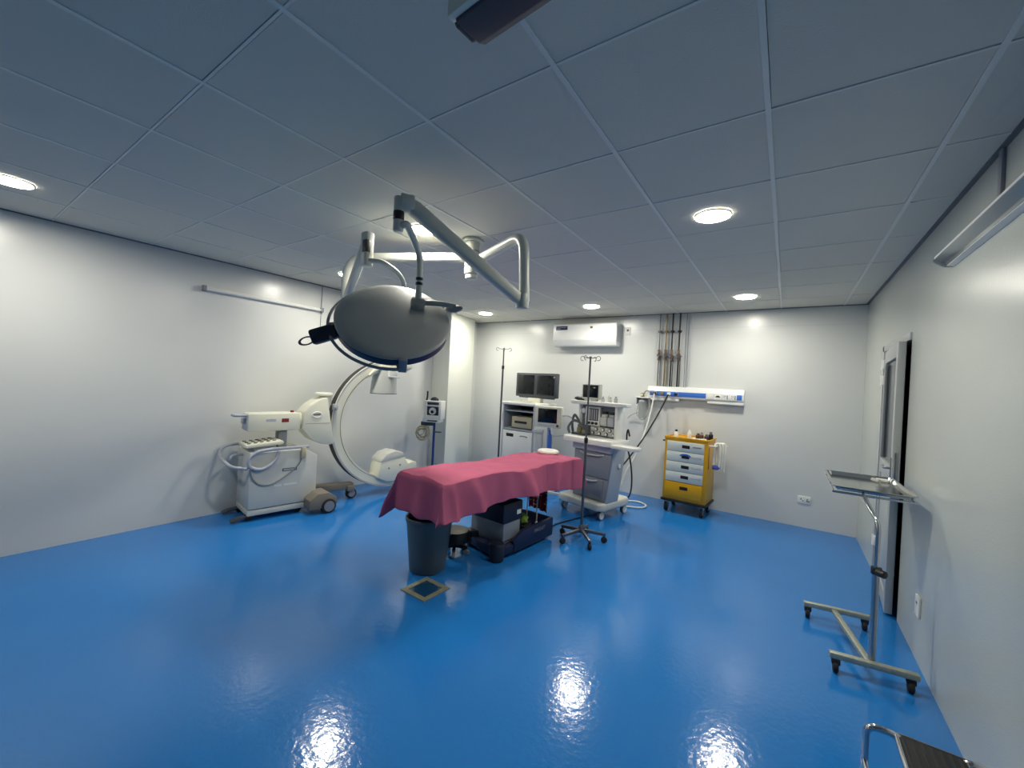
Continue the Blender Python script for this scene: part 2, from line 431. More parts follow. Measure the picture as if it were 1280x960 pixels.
# arm towards the camera
ZB_, ZA_ = 2.43, 2.475
EB = Vector((-1.37, 2.07, ZB_)); EA = Vector((-3.02, 1.97, ZA_))
m = MB(); m.tube([(HUB.x, HUB.y, ZB_), EB, (EB.x+.02, EB.y+.012, 2.02)], .032, 16, fil=.12); obj('swing_arm', m, 'arm', sl, world=True)
m = MB(); m.tube([(HUB.x, HUB.y, ZA_), EA, (EA.x, EA.y+.01, 2.10)], .037, 16, fil=.2); obj('swing_arm', m, 'arm', sl, world=True)
def spring(p0, p1, w0, w1, h0, h1):
    mm = MB(); p0, p1 = Vector(p0), Vector(p1); d = (p1-p0).normalized(); side = d.cross(Vector((0, 0, 1))).normalized(); upv = side.cross(d)
    b = bmesh.new(); rows = []
    for f in (0, .06, .5, .94, 1.0):
        c = p0.lerp(p1, f); w = (w0+(w1-w0)*f)*(.7 if f in (0, 1) else 1); h = (h0+(h1-h0)*f)*(.7 if f in (0, 1) else 1)
        rows.append([b.verts.new(c+side*(w*math.copysign(abs(math.cos(a))**.55, math.cos(a)))+upv*(h*math.copysign(abs(math.sin(a))**.55, math.sin(a)))) for a in [2*PI*k/16 for k in range(16)]])
    for A, B in zip(rows, rows[1:]):
        for j in range(16): b.faces.new((A[j], A[(j+1) % 16], B[(j+1) % 16], B[j]))
    b.faces.new(rows[0][::-1]); b.faces.new(rows[-1]); bmesh.ops.recalc_face_normals(b, faces=b.faces)
    mm._merge(b); return mm
TB = Vector((-1.71, 1.45, 2.448)); BB = Vector((-1.36, 2.075, 2.02))
m = spring(BB, TB, .030, .036, .034, .042)
m.cyl(BB+Vector((0, 0, -.04)), BB+Vector((0, 0, .05)), .038, bev=.006)
m.cyl(TB+Vector((-.02, -.028, -.005)), TB+Vector((.02, .028, -.005)), .048, bev=.006)
spB = obj('spring_arm', m, 'arm', sl, world=True)
# the yoke block under the spring arm
m = MB(); m.cyl((TB.x-.022, TB.y-.034, 2.285), (TB.x-.022, TB.y-.034, 2.47), .027, bev=.008); kB = obj('yoke_block', m, 'arm', sl, world=True)
m = MB(); m.cyl((TB.x-.022, TB.y-.034, 2.345), (TB.x-.022, TB.y-.034, 2.392), .0285, bev=.003); obj('joint_band', m, 'black', kB, world=True)
TA = Vector((-2.31, 1.65, 2.41)); BA = Vector((-3.02, 1.975, 2.12))
m = spring(BA, TA+Vector((-.03, .01, -.03)), .026, .03, .032, .034); obj('spring_arm', m, 'arm', sl, world=True)
m = MB(); m.bx(TA.x-.035, TA.x+.03, TA.y-.03, TA.y+.03, 2.23, 2.455, .01); kA = obj('yoke_block', m, 'arm', sl, world=True)
m = MB(); m.bx(TA.x-.01, TA.x+.032, TA.y-.032, TA.y+.0, 2.32, 2.40, .002); obj('joint_window', m, 'black', kA, world=True)
# lamp heads
def lamp_head(c, nrm, Rr, name='lamp_head'):
    z = Vector(nrm).normalized(); x = Vector((0, 0, 1)).cross(z).normalized(); y = z.cross(x)
    T = Matrix.Translation(c) @ Matrix((x, y, z)).transposed().to_4x4()
    mm = MB(); mm.lathe([(0, .022), (Rr*.3, .021), (Rr*.6, .016), (Rr*.85, .008), (Rr*.97, .0), (Rr, -.008), (Rr, -.016), (Rr*.97, -.018)], seg=64, T=T)
    hd = obj(name, mm, 'shell', sl, world=True)
    mm = MB(); mm.lathe([(Rr*.985, -.016), (Rr*1.0, -.022), (Rr*.99, -.062), (Rr*.93, -.082), (Rr*.85, -.086), (0, -.086)], seg=64, T=T); obj('light_ring', mm, 'navy', hd, world=True)
    return hd, T
H1 = Vector((-1.86, 1.525, 1.856)); camdir = Vector((-H1.x, -H1.y, 0)).normalized()
n1 = camdir*math.cos(R_(42)) + Vector((0, 0, 1))*math.sin(R_(42))
RH = .315
hd1, T1 = lamp_head(H1, n1, RH)
def ringpts(Rr, a0, a1, z, n=40): return [T1 @ Vector((Rr*math.cos(R_(a0+(a1-a0)*i/n)), Rr*math.sin(R_(a0+(a1-a0)*i/n)), z)) for i in range(n+1)]
m = MB(); m.tube(ringpts(RH*1.10, 96, 276, -.055), .0085, 8)
for a in (96, 186, 276):
    q = R_(a); m.tube([T1 @ Vector((RH*.97*math.cos(q), RH*.97*math.sin(q), -.05)), T1 @ Vector((RH*1.10*math.cos(q), RH*1.10*math.sin(q), -.055))], .009, 8)
obj('hoop_rail', m, 'grey', hd1, world=True)
m = MB(); m.bx(-.022, .022, -.014, .016, -.045, .045, .004, T=T1 @ Matrix.Translation((RH*1.03*math.cos(R_(280)), RH*1.03*math.sin(R_(280)), -.045)))
obj('rail_clip', m, 'grey', hd1, world=True)
# yoke tube and joint of the front head
hB = T1 @ Vector((.130, .105, .045))
m = MB(); p = Vector((TB.x-.020, TB.y-.032, 2.31))
m.tube([p, p+Vector((.045, .015, .02)), hB+Vector((.0, .0, .27)), hB+Vector((.0, .0, .02))], .019, 12, fil=.07)
yk = obj('yoke', m, 'arm', sl, world=True)
m = MB(); q = hB + Vector((0, 0, .10)); m.cyl(q, q+Vector((0, 0, .016)), .0205); m.cyl(q+Vector((0, 0, .028)), q+Vector((0, 0, .044)), .0205); obj('joint_band', m, 'navy_d', yk, world=True)
xr = Vector((T1[0][0], T1[1][0], T1[2][0]))
m = MB(); m.cyl(hB-Vector(n1)*.03, hB+Vector(n1)*.02, .042, bev=.008); m.tube([hB, hB+xr*.12+Vector(n1)*.01, hB+xr*.235-Vector(n1)*.004], .016, 10, fil=.05)
m.ball(hB+xr*.21-Vector(n1)*.02, .045, (1.6, .5, .5)); obj('head_joint', m, 'shell', hd1, world=True)
# rear head, mostly hidden behind the front one
H2 = Vector((-2.33, 1.93, 1.88)); cam2 = Vector((-H2.x, -H2.y, 0)).normalized()
n2 = cam2*math.cos(R_(55)) + Vector((0, 0, 1))*math.sin(R_(55))
hd2, T2 = lamp_head(H2, n2, .27)
m = MB(); p = Vector((TA.x+.02, TA.y, 2.27)); m.tube([p, p+Vector((.07, .05, -.0)), Vector((-2.17, 1.84, 2.20)), H2+Vector((.06, .04, 0))+Vector(n2)*.05], .017, 12, fil=.08); obj('yoke', m, 'arm', sl, world=True)
# control handle at the hoop
q = R_(196); hc = T1 @ Vector((RH*1.16*math.cos(q), RH*1.16*math.sin(q), -.07)); hx_ = -xr
upv = Vector((0, 0, 1))
TH = Matrix.Translation(hc) @ Matrix((xr, camdir, upv)).transposed().to_4x4() @ Matrix.Rotation(R_(22), 4, 'Y').inverted()
m = MB(); m.bx(-.072, .062, -.04, .04, -.040, .040, .014, T=TH); ch = obj('control_box', m, 'navy_d', hd1, world=True)
m = MB(); m.torus((0, 0, 0), .03, .006, T=Matrix.Rotation(PI/2, 4, 'X'), sc_=(1.2, 1, .65)); bmesh.ops.transform(m.bm, matrix=TH @ Matrix.Translation((-.097, 0, -.008)), verts=m.bm.verts); obj('handle_loop', m, 'grey_d', ch, world=True)

# ------------------------------------------------------------------ mobile C-arm
ca = thing('mobile_c_arm', 'cream mobile X-ray C-arm on a boxy cart against the wall', 'X-ray machine', (-4.60, 1.98, 0), -math.atan2(.168, .986))
m = MB(); m.prism([(-.03, .12), (-.03, .69), (.50, .69), (.62, .615), (.62, .21), (.57, .12)], 'x', -.22, .23, .012); cb = obj('cart_body', m, 'cream_grey', ca)
m = MB(); m.prism([(-.03, .055), (-.03, .112), (.56, .112), (.54, .055)], 'x', -.215, .225, .008); obj('skirt', m, 'cream_grey', ca)
m = MB(); m.bx(.2305, .232, .27, .41, .475, .505, T=None); o = obj('badge', m, 'grey_d', cb)
m = MB(); m.bx(.2312, .2326, .28, .40, .482, .498); obj('badge_face', m, 'grey_l', cb)
m = MB(); m.bx(.2305, .2315, .20, .27, .325, .34); m.bx(.2305, .2315, .29, .42, .325, .345); obj('faded_lettering', m, 'white', cb)
for sx in (-.17, .17):
    m = MB(); m.prism([(.04, .065), (-.11, .05), (-.16, .03), (-.16, .018), (-.10, .03), (.04, .045)], 'x', sx-.035, sx+.035, .004); obj('brake_pedal', m, 'grey_d', ca)
    m = MB(); m.cyl((sx-.02, .0, .04), (sx+.02, .0, .04), .04, bev=.006); obj('rear_caster', m, 'rubber', ca)
    m = MB(); m.cyl((sx-.018, .45, .045), (sx+.018, .45, .045), .045, bev=.006); obj('centre_wheel', m, 'rubber', ca)
# handles
m = MB(); m.tube(smooth_path([(-.20, .16, .72), (-.21, -.06, .725), (-.20, -.17, .70), (-.16, -.205, .63), (.02, -.195, .585), (.16, -.16, .555), (.25, -.05, .54)]), .0165, 10); obj('push_handle', m, 'lav', ca)
m = MB(); m.bx(.235, .262, .14, .52, .705, .735, .01); m.tube(smooth_path([(.248, .16, .72), (.25, .03, .70), (.25, -.04, .64), (.25, -.035, .565), (.25, .04, .525), (.245, .13, .545), (.24, .20, .61), (.23, .23, .69)]), .0175, 10); obj('side_handle', m, 'lav', ca)
m = MB(); m.tube(smooth_path([(-.02, -.03, .64), (-.02, -.12, .635), (.05, -.16, .62)]), .014, 10); obj('brake_lever', m, 'lav', ca)
m = MB(); m.prism([(-.06, .735), (-.06, .765), (.27, .795), (.28, .775), (.27, .755)], 'x', -.10, .21, .006); pn = obj('control_panel', m, 'cream', ca)
for i in range(5):
    for j in range(3):
        m = MB(); m.cyl((-.05+j*.09, -.02+i*.058, .766+i*.0052), (-.05+j*.09, -.02+i*.058, .775+i*.0052), .017, seg=12); obj('key', m, 'grey_d', pn)
m = MB(); m.prism([(.02, .66), (.02, .76), (.20, .775), (.26, .66)], 'x', -.06, .17, .006); obj('panel_bracket', m, 'grey_l', ca)
m = MB(); m.bx(-.07, .05, .27, .36, .66, .90, .015); obj('lift_column', m, 'grey', ca)
m = MB(); m.bx(-.115, .10, -.03, .47, .885, 1.072, .014); mb_ = obj('horizontal_arm', m, 'cream', ca)
m = MB(); m.bx(-.105, .09, -.036, -.025, .895, 1.06, .004); m.bx(-.06, .04, -.06, -.03, .96, 1.02, .01); obj('end_cap', m, 'lav', mb_)
m = MB(); m.tube([(-.06, 0, 1.05), (-.06, -.14, 1.05), (.06, -.14, 1.05), (.06, 0, 1.05)], .014, 10, fil=.03); obj('grip_bar', m, 'lav', mb_)
m = MB(); m.cyl((.0, .41, 1.07), (.0, .41, 1.092), .018); obj('emergency_button', m, 'red', mb_)
m = MB(); m.bx(.1, .1015, .28, .35, .975, 1.015); obj('warning_label', m, 'red', mb_)
m = MB(); m.bx(.1, .1012, .16, .225, .985, 1.012); m.cyl((.1, .145, .998), (.1012, .145, .998), .014, seg=16); obj('logo', m, 'grey_l', mb_)
m = MB(); m.cyl((0, .46, .985), (0, .50, .985), .083, bev=.004); obj('swivel_collar', m, 'cream', ca)
m = MB(); m.prism([(.485, .895), (.495, 1.08), (.56, 1.16), (.64, 1.215), (.715, 1.245), (.745, 1.24), (.80, .93), (.845, .72), (.80, .70), (.70, .715), (.60, .765)], 'x', -.12, .125, .014); hd = obj('c_arm_carrier', m, 'cream', ca)
m = MB(); m.tube([(.128, .63+.05*math.cos(2*PI*i/24), 1.05+.03*math.sin(2*PI*i/24)) for i in range(24)], .007, 8, True); obj('release_ring', m, 'white', hd)
m = MB(); m.bx(.1245, .127, .59, .665, 1.045, 1.055); obj('release_lever', m, 'grey_d', hd)
m = MB(); m.bx(.1245, .1262, .51, .78, .951, .955); obj('panel_joint', m, 'grey', hd)
m = MB(); m.cyl((.0, .765, 1.15), (.0, .765, 1.262), .066, bev=.006); m.cyl((0, .745, 1.258), (0, .745, 1.298), .10, .092, bev=.012); obj('orbital_drum', m, 'cream', ca)
m = MB(); m.bx(.06, .115, .82, .87, 1.10, 1.17, .008); m.cyl((.115, .845, 1.13), (.14, .845, 1.13), .016); obj('orbital_clamp', m, 'grey_l', ca)
# the C itself
ct, cz, RO, RI = 1.645, .92, .826, .70
def arc(Rr, a0, a1, x, n=64): return [(x, ct+Rr*math.cos(R_(a0+(a1-a0)*i/n)), cz+Rr*math.sin(R_(a0+(a1-a0)*i/n))) for i in range(n+1)]
hw = .072; hr = (RO-RI)/2
m = MB(); m.sweep([(-hw, -hr), (hw, -hr), (hw, hr), (-hw, hr)], arc((RO+RI)/2, 77, 283, 0), up=(1, 0, 0), fixed=True)
cc = obj('c_arc', m, 'cream', ca)
m = MB(); m.sweep([(-.050, -.003), (.052, -.003), (.052, .003), (-.050, .003)], arc(RO+.001, 78, 282, 0), up=(1, 0, 0), fixed=True); obj('outer_track', m, 'black', cc)
for r, w in ((RO-.012, .006),):
    m = MB(); m.sweep([(-.003, -w), (.003, -w), (.003, w), (-.003, w)], arc(r, 78, 282, hw), up=(1, 0, 0), fixed=True); obj('rail', m, 'lav', cc)
m = MB(); m.sweep([(-.0025, -.002), (.0025, -.002), (.0025, .002), (-.0025, .002)], arc(RI+.022, 78, 282, hw), up=(1, 0, 0), fixed=True); obj('seam', m, 'grey_d', cc)
m = MB(); m.prism([(1.24, 1.52), (1.30, 1.60), (1.42, 1.665), (1.80, 1.69), (1.86, 1.66), (1.82, 1.625), (1.40, 1.615)], 'x', -.11, .11, .012); obj('detector_mount', m, 'cream', ca)
m = MB(); m.ball((0, 1.79, 1.645), .10, (1.0, .95, .18)); obj('detector_cap', m, 'grey', ca)
m = MB(); m.lathe([(0, 1.64), (.135, 1.64), (.142, 1.60), (.168, 1.33), (.168, 1.305), (.150, 1.30), (0, 1.30)], (0, 1.50, 0)); dt = obj('image_detector', m, 'cream_grey', ca)
m = MB(); m.lathe([(.160, 1.3045), (.169, 1.3045), (.169, 1.297), (0, 1.297)], (0, 1.50, 0)); obj('detector_rim', m, 'grey_d', dt)
m = MB(); m.bx(.12, .18, 1.47, 1.58, 1.515, 1.60, .008); m.tube([(.18, 1.46, 1.53), (.20, 1.46, 1.52), (.20, 1.62, 1.515), (.15, 1.63, 1.52)], .008, 8, fil=.02); obj('detector_handle', m, 'white', dt)
m = MB(); m.prism([(1.405, .235), (1.45, .435), (1.79, .475), (1.84, .38), (1.93, .40), (1.975, .375), (1.98, .255), (1.75, .165), (1.55, .165)], 'x', -.13, .13, .014); tb = obj('x_ray_tube_housing', m, 'cream', ca)
m = MB(); m.prism([(1.44, .425), (1.455, .465), (1.53, .53), (1.64, .558), (1.75, .535), (1.80, .475)], 'x', -.135, .135, .012); obj('tube_cover', m, 'cream_grey', tb)
for y, z in ((1.56, .34), (1.72, .37)):
    m = MB(); m.cyl((.13, y, z), (.133, y, z), .012); obj('cover_screw', m, 'grey', tb)
# wheels
m = MB(); m.prism([(.50, .06), (.50, .16), (.58, .225), (.70, .225), (.78, .17), (.80, .10), (.74, .06)], 'x', .15, .40, .012); fd = obj('wheel_fender', m, 'taupe', ca)
m = MB(); m.cyl((.33, .70, .078), (.415, .70, .078), .078, bev=.012); m2 = obj('drive_wheel', m, 'rubber', ca)
m = MB(); m.cyl((.41, .70, .078), (.42, .70, .078), .056); obj('hub_cap', m, 'grey', m2)
m = MB(); m.prism([(-.20, .50), (-.06, .50), (.05, 1.14), (-.05, 1.14)], 'z', .12, .20, .012); m.bx(-.05, .06, 1.06, 1.15, .10, .17, .01); obj('front_leg', m, 'taupe', ca)
m = MB(); m.cyl((-.028, 1.13, .062), (.028, 1.13, .062), .062, bev=.008); m2 = obj('front_caster', m, 'rubber', ca)
m = MB(); m.cyl((.026, 1.13, .062), (.032, 1.13, .062), .042); obj('hub_cap', m, 'grey', m2)
m = MB(); m.tube(smooth_path([(.25, -.03, .53), (.24, .0, .43), (.238, .07, .365), (.238, .18, .36), (.238, .32, .44), (.24, .42, .53), (.25, .455, .62)]), .0075, 8); hc_ = obj('hand_switch_cord', m, 'grey', ca)
m = MB(); m.bx(.235, .275, .44, .485, .60, .72, .01); obj('hand_switch', m, 'beige', ca)

# ------------------------------------------------------------------ operating table
ot = thing('operating_table', 'navy operating table under the pink drape', 'operating table', (-2.25, 2.17, 0), R_(-4.5))
m = MB(); m.bx(-.23, .23, .03, 1.98, .65, .722, .015); obj('tabletop', m, 'black', ot)
m = MB(); m.prism([(-.24, .76), (-.24, 1.49), (.24, 1.49), (.24, .72), (.15, .68)], 'z', .03, .105, .01); bs = obj('base', m, 'navy', ot)
m = MB(); m.prism([(.88, .105), (.86, .13), (1.0, .195), (1.50, .205), (1.50, .03), (.88, .03)], 'x', .215, .25, .006); sd = obj('side_panel', m, 'navy', ot)
m = MB(); m.prism([(.88, .105), (.86, .13), (1.0, .195), (1.50, .205), (1.50, .03), (.88, .03)], 'x', -.25, -.215, .006); obj('side_panel', m, 'navy', ot)
m = MB(); m.bx(-.22, .22, 1.475, 1.50, .03, .205, .005); obj('end_panel', m, 'navy', ot)
text_mesh('MAQUET', .045, Matrix.Translation((.2512, 1.27, .145)) @ SIDEX, 'grey', sd)
for x, y in ((.20, .70), (-.17, .80)):
    m = MB(); m.lathe([(0, .002), (.055, .002), (.062, .01), (.068, .14), (.060, .152), (0, .155)], (x, y, 0)); obj('foot', m, 'navy_d', ot)
m = MB(); m.bx(-.205, .19, .79, 1.03, .105, .285, .012); lo = obj('column_shroud', m, 'grey', ot, label='grey translucent lower shroud')
m = MB(); m.bx(-.215, .20, .77, 1.05, .285, .46, .018); m.bx(-.16, .15, .80, 1.02, .44, .67, .02); up_ = obj('column_cover', m, 'navy_d', ot)
m = MB(); m.bx(.2, .2014, .96, 1.02, .34, .38); obj('label_plate', m, 'white', up_)
m = MB(); m.bx(.19, .1915, .81, 1.01, .12, .135); obj('shroud_seam', m, 'grey_d', lo)
m = MB(); m.bx(.21, .235, .10, 1.9, .68, .705, .003); obj('side_rail', m, 'steel', ot)
# drape
def drape():
    L, W = 1.99, .245; E0, E1 = .285, .20
    def drop(y): return .285 - .045*math.exp(-((y-.95)/.45)**2) + .045*max(0, (y-1.4)/.6)
    A = .36
    def f(u, v):
        k = u*2-1; sx = 1 if k > 0 else -1
        cv = -E0 + v*(L+E0+E1); y = min(max(cv, 0), L)
        dr_ = drop(y)
        fr = W/(W+A)
        du = 0 if abs(k) < fr else (abs(k)-fr)/(1-fr)*dr_
        x = sx*W if abs(k) >= fr else k/fr*W
        dv = -cv if cv < 0 else (cv-L if cv > L else 0); sy = -1 if cv < L/2 else 1
        cu = x + sx*du
        top = .790 - .04*(y/L) + .006*math.sin(y*4.2+.6) - .008*math.cos(y*7)*abs(x)/W
        top += .013*noise.noise(Vector((cu*6, cv*3.2, 0))) + .010*noise.noise(Vector((cu*13, cv*8, 3))) - .004
        mn, mxx = min(du, dv), max(du, dv)
        hang = mxx
        if sx < 0 and sy < 0: hang += .30*mn
        flare = (.10 if sx > 0 else .30)*mn
        wob = 0
        if du > 0:
            q = du/dr_
            wob = (.018*math.sin(cv*6.3+1.3*sx) + .012*math.sin(cv*15+2) + .075*math.exp(-((cv-1.0-.25*du)/.06)**2) - .045*math.exp(-((cv-.84)/.10)**2) + .045*math.exp(-((cv-.30-.3*du)/.055)**2) + .045*math.exp(-((cv-1.55+.2*du)/.055)**2) + .03*math.exp(-((cv-.08-.1*du)/.03)**2) + .020*noise.noise(Vector((cv*9, du*4, 5+sx))))*q**.7
            x += sx*(.012 + flare + wob + .06*du)
        yy = y
        if dv > 0:
            wob2 = (.012*math.sin(cu*14+1) + .012*math.sin(cu*27))*(dv/E0)
            yy += sy*(.012 + flare + wob2 + .10*dv)
        z = top - hang
        return (x, yy, z)
    m = MB(); m.grid(f, 90, 130); return m
d = obj('surgical_drape', drape(), 'drape'); d.location = (-2.25, 2.17, 0); d.rotation_euler.z = R_(-4.5)
sm = d.modifiers.new('smooth', 'SMOOTH'); sm.factor = .5; sm.iterations = 1
so = d.modifiers.new('thick', 'SOLIDIFY'); so.thickness = .004; so.offset = -1
tag(d, 'pink cotton drape spread over the operating table', 'drape')
m = MB(); m.torus((0, 0, .0), .078, .031, sc_=(1.15, 1, .75)); o = solo('head_ring', m, 'foam', 'white ring-shaped head rest lying on the far end of the pink drape', 'head rest', (-2.19, 4.03, .778))

# things under the table
t = thing('waste_bin', 'grey plastic waste bin under the overhanging near end of the pink drape', 'bin', (-2.335, 2.375, 0))
m = MB(); m.lathe([(0, .0), (.132, .0), (.142, .012), (.182, .395), (.190, .40), (.192, .425), (.184, .432), (.176, .425), (.170, .38), (.135, .03), (0, .025)], seg=48); obj('body', m, 'bin', t)
m = MB(); m.lathe([(0, .03), (.134, .032), (.169, .378), (.1665, .378), (.131, .036), (0, .034)], seg=48); obj('bin_liner', m, 'bin_in', t)
t = thing('foot_stool', 'low round black stool on casters beside the waste bin', 'stool', (-2.365, 2.735, 0), .3)
m = MB(); m.lathe([(0, .11), (.115, .11), (.125, .12), (.125, .19), (.115, .208), (.08, .213), (0, .215)]); obj('seat', m, 'black', t)
m = MB(); m.cyl((0, 0, .06), (0, 0, .11), .03)
for a in range(5):
    q = a*2*PI/5; m.bx(.0, .115, -.014, .014, .055, .08, .004, T=Matrix.Rotation(q, 4, 'Z'))
obj('star_base', m, 'black', t)
for a in range(5):
    q = a*2*PI/5; m = MB(); m.cyl((.112*math.cos(q)-.012*math.sin(q), .112*math.sin(q)+.012*math.cos(q), .0265), (.112*math.cos(q)+.012*math.sin(q), .112*math.sin(q)-.012*math.cos(q), .0265), .0265, bev=.004); obj('caster', m, 'grey', t)
m = MB()
bb = bmesh.new(); bmesh.ops.create_icosphere(bb, subdivisions=4, radius=.06)
for v in bb.verts:
    v.co *= 1 + .35*noise.noise(v.co*18) + .15*noise.noise(v.co*45); v.co.z *= .8
m._merge(bb); solo('cleaning_cloth', m, 'green', 'crumpled green cloth in the tray of the table base', 'cloth', (-2.09, 3.38, .215))
t = thing('foot_pedal', 'black foot pedal lying in the tray of the table base under the green cloth', 'pedal', (-2.10, 3.38, .105), R_(20))
m = MB(); m.prism([(-.10, 0), (.10, 0), (.10, .03), (.02, .066), (-.10, .066)], 'y', -.07, .07, .006); obj('housing', m, 'black', t)
m = MB(); m.bx(.02, .09, -.06, .06, .045, .058, .004, T=Matrix.Rotation(R_(8), 4, 'Y')); obj('treadle', m, 'rubber', t)
def dotcloth(u, v):
    x = (u-.5)*.27
    return (x, .022*math.sin(u*17)*(1-.3*v)+.02*math.sin(u*5), .665-.47*v)
m = MB(); m.grid(dotcloth, 40, 20); o = solo('polka_dot_cloth', m, 'dots', 'dark red cloth with white polka dots hanging from the far end of the table', 'cloth', (-2.14, 3.79, 0), R_(-8))
so = o.modifiers.new('thick', 'SOLIDIFY'); so.thickness = .004
for k, (x, y, z0) in enumerate(((-2.10, 3.52, .125), (-2.02, 3.58, .125))):
    m = MB(); m.tube(smooth_path([(x-.02, y, .665), (x, y+.01, .5), (x-.01, y-.01, .35), (x-.02, y+.005, z0)]), .006, 8); m.ball((x-.02, y+.005, z0), .014, (1, 1, 1.6))
    solo('pull_cord', m, 'cream_grey', ['pale cord hanging under the table just behind the green cloth', 'pale cord hanging under the table in front of the polka dot cloth'][k], 'cord', (0, 0, 0), 0, 'cords under the table')
# floor hatch
t = thing('floor_hatch', 'small square metal-framed hatch in the floor in front of the bin', 'hatch', (-2.105, 2.135, 0), R_(-2))
m = MB()
for a in range(4): m.prism([(-.125, .125), (.125, .125), (.086, .086), (-.086, .086)], 'z', 0, .006, 0, T=Matrix.Rotation(a*PI/2, 4, 'Z'))
obj('frame', m, 'grate', t)
m = MB(); m.bx(-.09, .09, -.09, .09, 0, .0035, .001); obj('cover', m, 'hatch', t)

# ------------------------------------------------------------------ drip stands
def iv_stand(loc, top, label, rz, split=1.0, steel='steel_d'):
    t = thing('drip_stand', label, 'drip stand', loc, rz, 'drip stands')
    m = MB(); m.lathe([(0, .085), (.035, .085), (.038, .10), (.03, .135), (.018, .16), (0, .16)]); obj('hub', m, steel, t)
    for k in range(5):
        q = 2*PI*k/5; Tq = Matrix.Rotation(q, 4, 'Z')
        m = MB(); m.prism([(.0, .09), (.0, .125), (.235, .095), (.242, .078), (.22, .07)], 'y', -.014, .014, .004, T=Tq); lg = obj('leg', m, steel, t)
        m = MB(); m.cyl(Tq @ Vector((.225, -.012, .030)), Tq @ Vector((.225, .012, .030)), .030, bev=.005); m.cyl(Tq @ Vector((.225, 0, .04)), Tq @ Vector((.225, 0, .085)), .01); obj('caster', m, 'rubber', lg)
    m = MB(); m.cyl((0, 0, .12), (0, 0, split), .0135); obj('pole', m, steel, t)
    m = MB(); m.cyl((0, 0, split-.02), (0, 0, top), .009); obj('upper_pole', m, steel, t)
    m = MB(); m.cyl((0, 0, split-.03), (0, 0, split+.02), .019, bev=.003); obj('clamp', m, 'black', t)
    m = MB(); m.cyl((0, 0, top-.01), (0, 0, top+.012), .012)
    for k in range(4):
        q = k*PI/2+.35; Tq = Matrix.Rotation(q, 4, 'Z')
        pts = [Tq @ Vector((.008, 0, top-.005)), Tq @ Vector((.07, 0, top))] + [Tq @ Vector((.09+.022*math.cos(a), 0, top-.008+.022*math.sin(a))) for a in [R_(150-30*i) for i in range(10)]]
        m.tube(pts, .0035, 6)
    obj('hook_head', m, steel, t)
    return t
iv_stand((-1.63, 3.77, 0), 1.815, 'steel drip stand on a five-castor base beside the operating table', R_(-117), 1.0)
iv_stand((-3.455, 4.85, 0), 2.015, 'thin tall drip stand in front of the back wall next to the monitor tower', R_(20), 1.75)

# ------------------------------------------------------------------ anaesthesia machine
am = thing('anaesthesia_machine', 'grey and white anaesthesia machine with drawers and a top shelf', 'anaesthesia machine', (-1.925, 4.80, 0), R_(-14))
m = MB(); m.prism([(-.33, -.30), (-.26, -.33), (.26, -.33), (.33, -.28), (.33, .24), (.28, .30), (-.28, .30), (-.33, .24)], 'z', .105, .20, .025, 3); obj('base_plinth', m, 'cream_grey', am)
for x, y in ((-.27, -.24), (.27, -.24), (-.27, .23), (.27, .23)):
    m = MB(); m.cyl((x-.018, y, .052), (x+.018, y, .052), .052, bev=.008); m.cyl((x, y, .06), (x, y, .12), .016); w = obj('caster', m, 'grey_d', am)
    m = MB(); m.cyl((x-.021, y, .052), (x+.021, y, .052), .042); obj('hub_cap', m, 'white', w)
m = MB(); m.prism([(-.16, .19), (.325, .19), (.405, .86), (-.16, .86)], 'y', -.225, .02, .01); cbn = obj('cabinet', m, 'grey_l', am)
m = MB(); m.prism([(-.152, .475), (.35, .475), (.385, .765), (-.152, .765)], 'y', -.245, -.22, .005); d1 = obj('drawer', m, 'grey', am)
m = MB(); m.prism([(-.152, .21), (.318, .21), (.348, .467), (-.152, .467)], 'y', -.237, -.22, .004); obj('lower_front', m, 'grey', am)
m = MB(); m.prism([(-.10, .225), (.275, .225), (.285, .46), (-.10, .46)], 'y', -.250, -.235, .005); d2 = obj('drawer', m, 'grey', am)
m = MB(); m.tube(smooth_path([(-.06, -.246, .745), (.03, -.264, .732), (.18, -.264, .732), (.28, -.246, .745)]), .011, 8); obj('drawer_handle', m, 'grey_l', d1)
m = MB(); m.tube(smooth_path([(-.05, -.250, .442), (.03, -.268, .428), (.13, -.268, .428), (.21, -.250, .442)]), .011, 8); obj('drawer_handle', m, 'grey_l', d2)
m = MB(); m.prism([(-.17, .775), (.385, .775), (.40, .86), (-.17, .86)], 'y', -.27, .02, .012); obj('top_drawer', m, 'grey_l', am)
m = MB(); m.prism([(-.29, -.30), (-.24, -.36), (.33, -.36), (.42, -.32), (.42, .06), (-.29, .06)], 'z', .86, .925, .014); obj('worktop', m, 'white', am)
m = MB(); m.prism([(.41, -.33), (.67, -.32), (.725, -.28), (.715, -.18), (.67, -.14), (.41, -.12)], 'z', .855, .895, .012); obj('side_shelf', m, 'white', am)
m = MB(); m.bx(-.30, -.265, -.02, .06, .925, 1.31, .006); m.bx(.275, .315, -.07, .06, .925, 1.31, .008); m.bx(-.29, .30, .03, .06, .925, 1.31, .006); obj('upper_frame', m, 'white', am)
m = MB(); m.bx(-.28, .28, .02, .05, .93, 1.30, .004); bp = obj('instrument_panel', m, 'grey', am)
m = MB(); m.bx(-.10, .275, -.02, .025, .935, 1.035, .004); gp = obj('gauge_strip', m, 'cream_grey', am)
for i in range(7):
    m = MB(); x = -.06+i*.05; zz = 1.01 if i % 2 else .96
    m.cyl((x, -.018, zz), (x, -.034, zz), .023, seg=20); g = obj('gauge', m, 'grey_d', gp)
    m = MB(); m.cyl((x, -.032, zz), (x, -.036, zz), .017, seg=20); obj('dial_face', m, 'white', g)
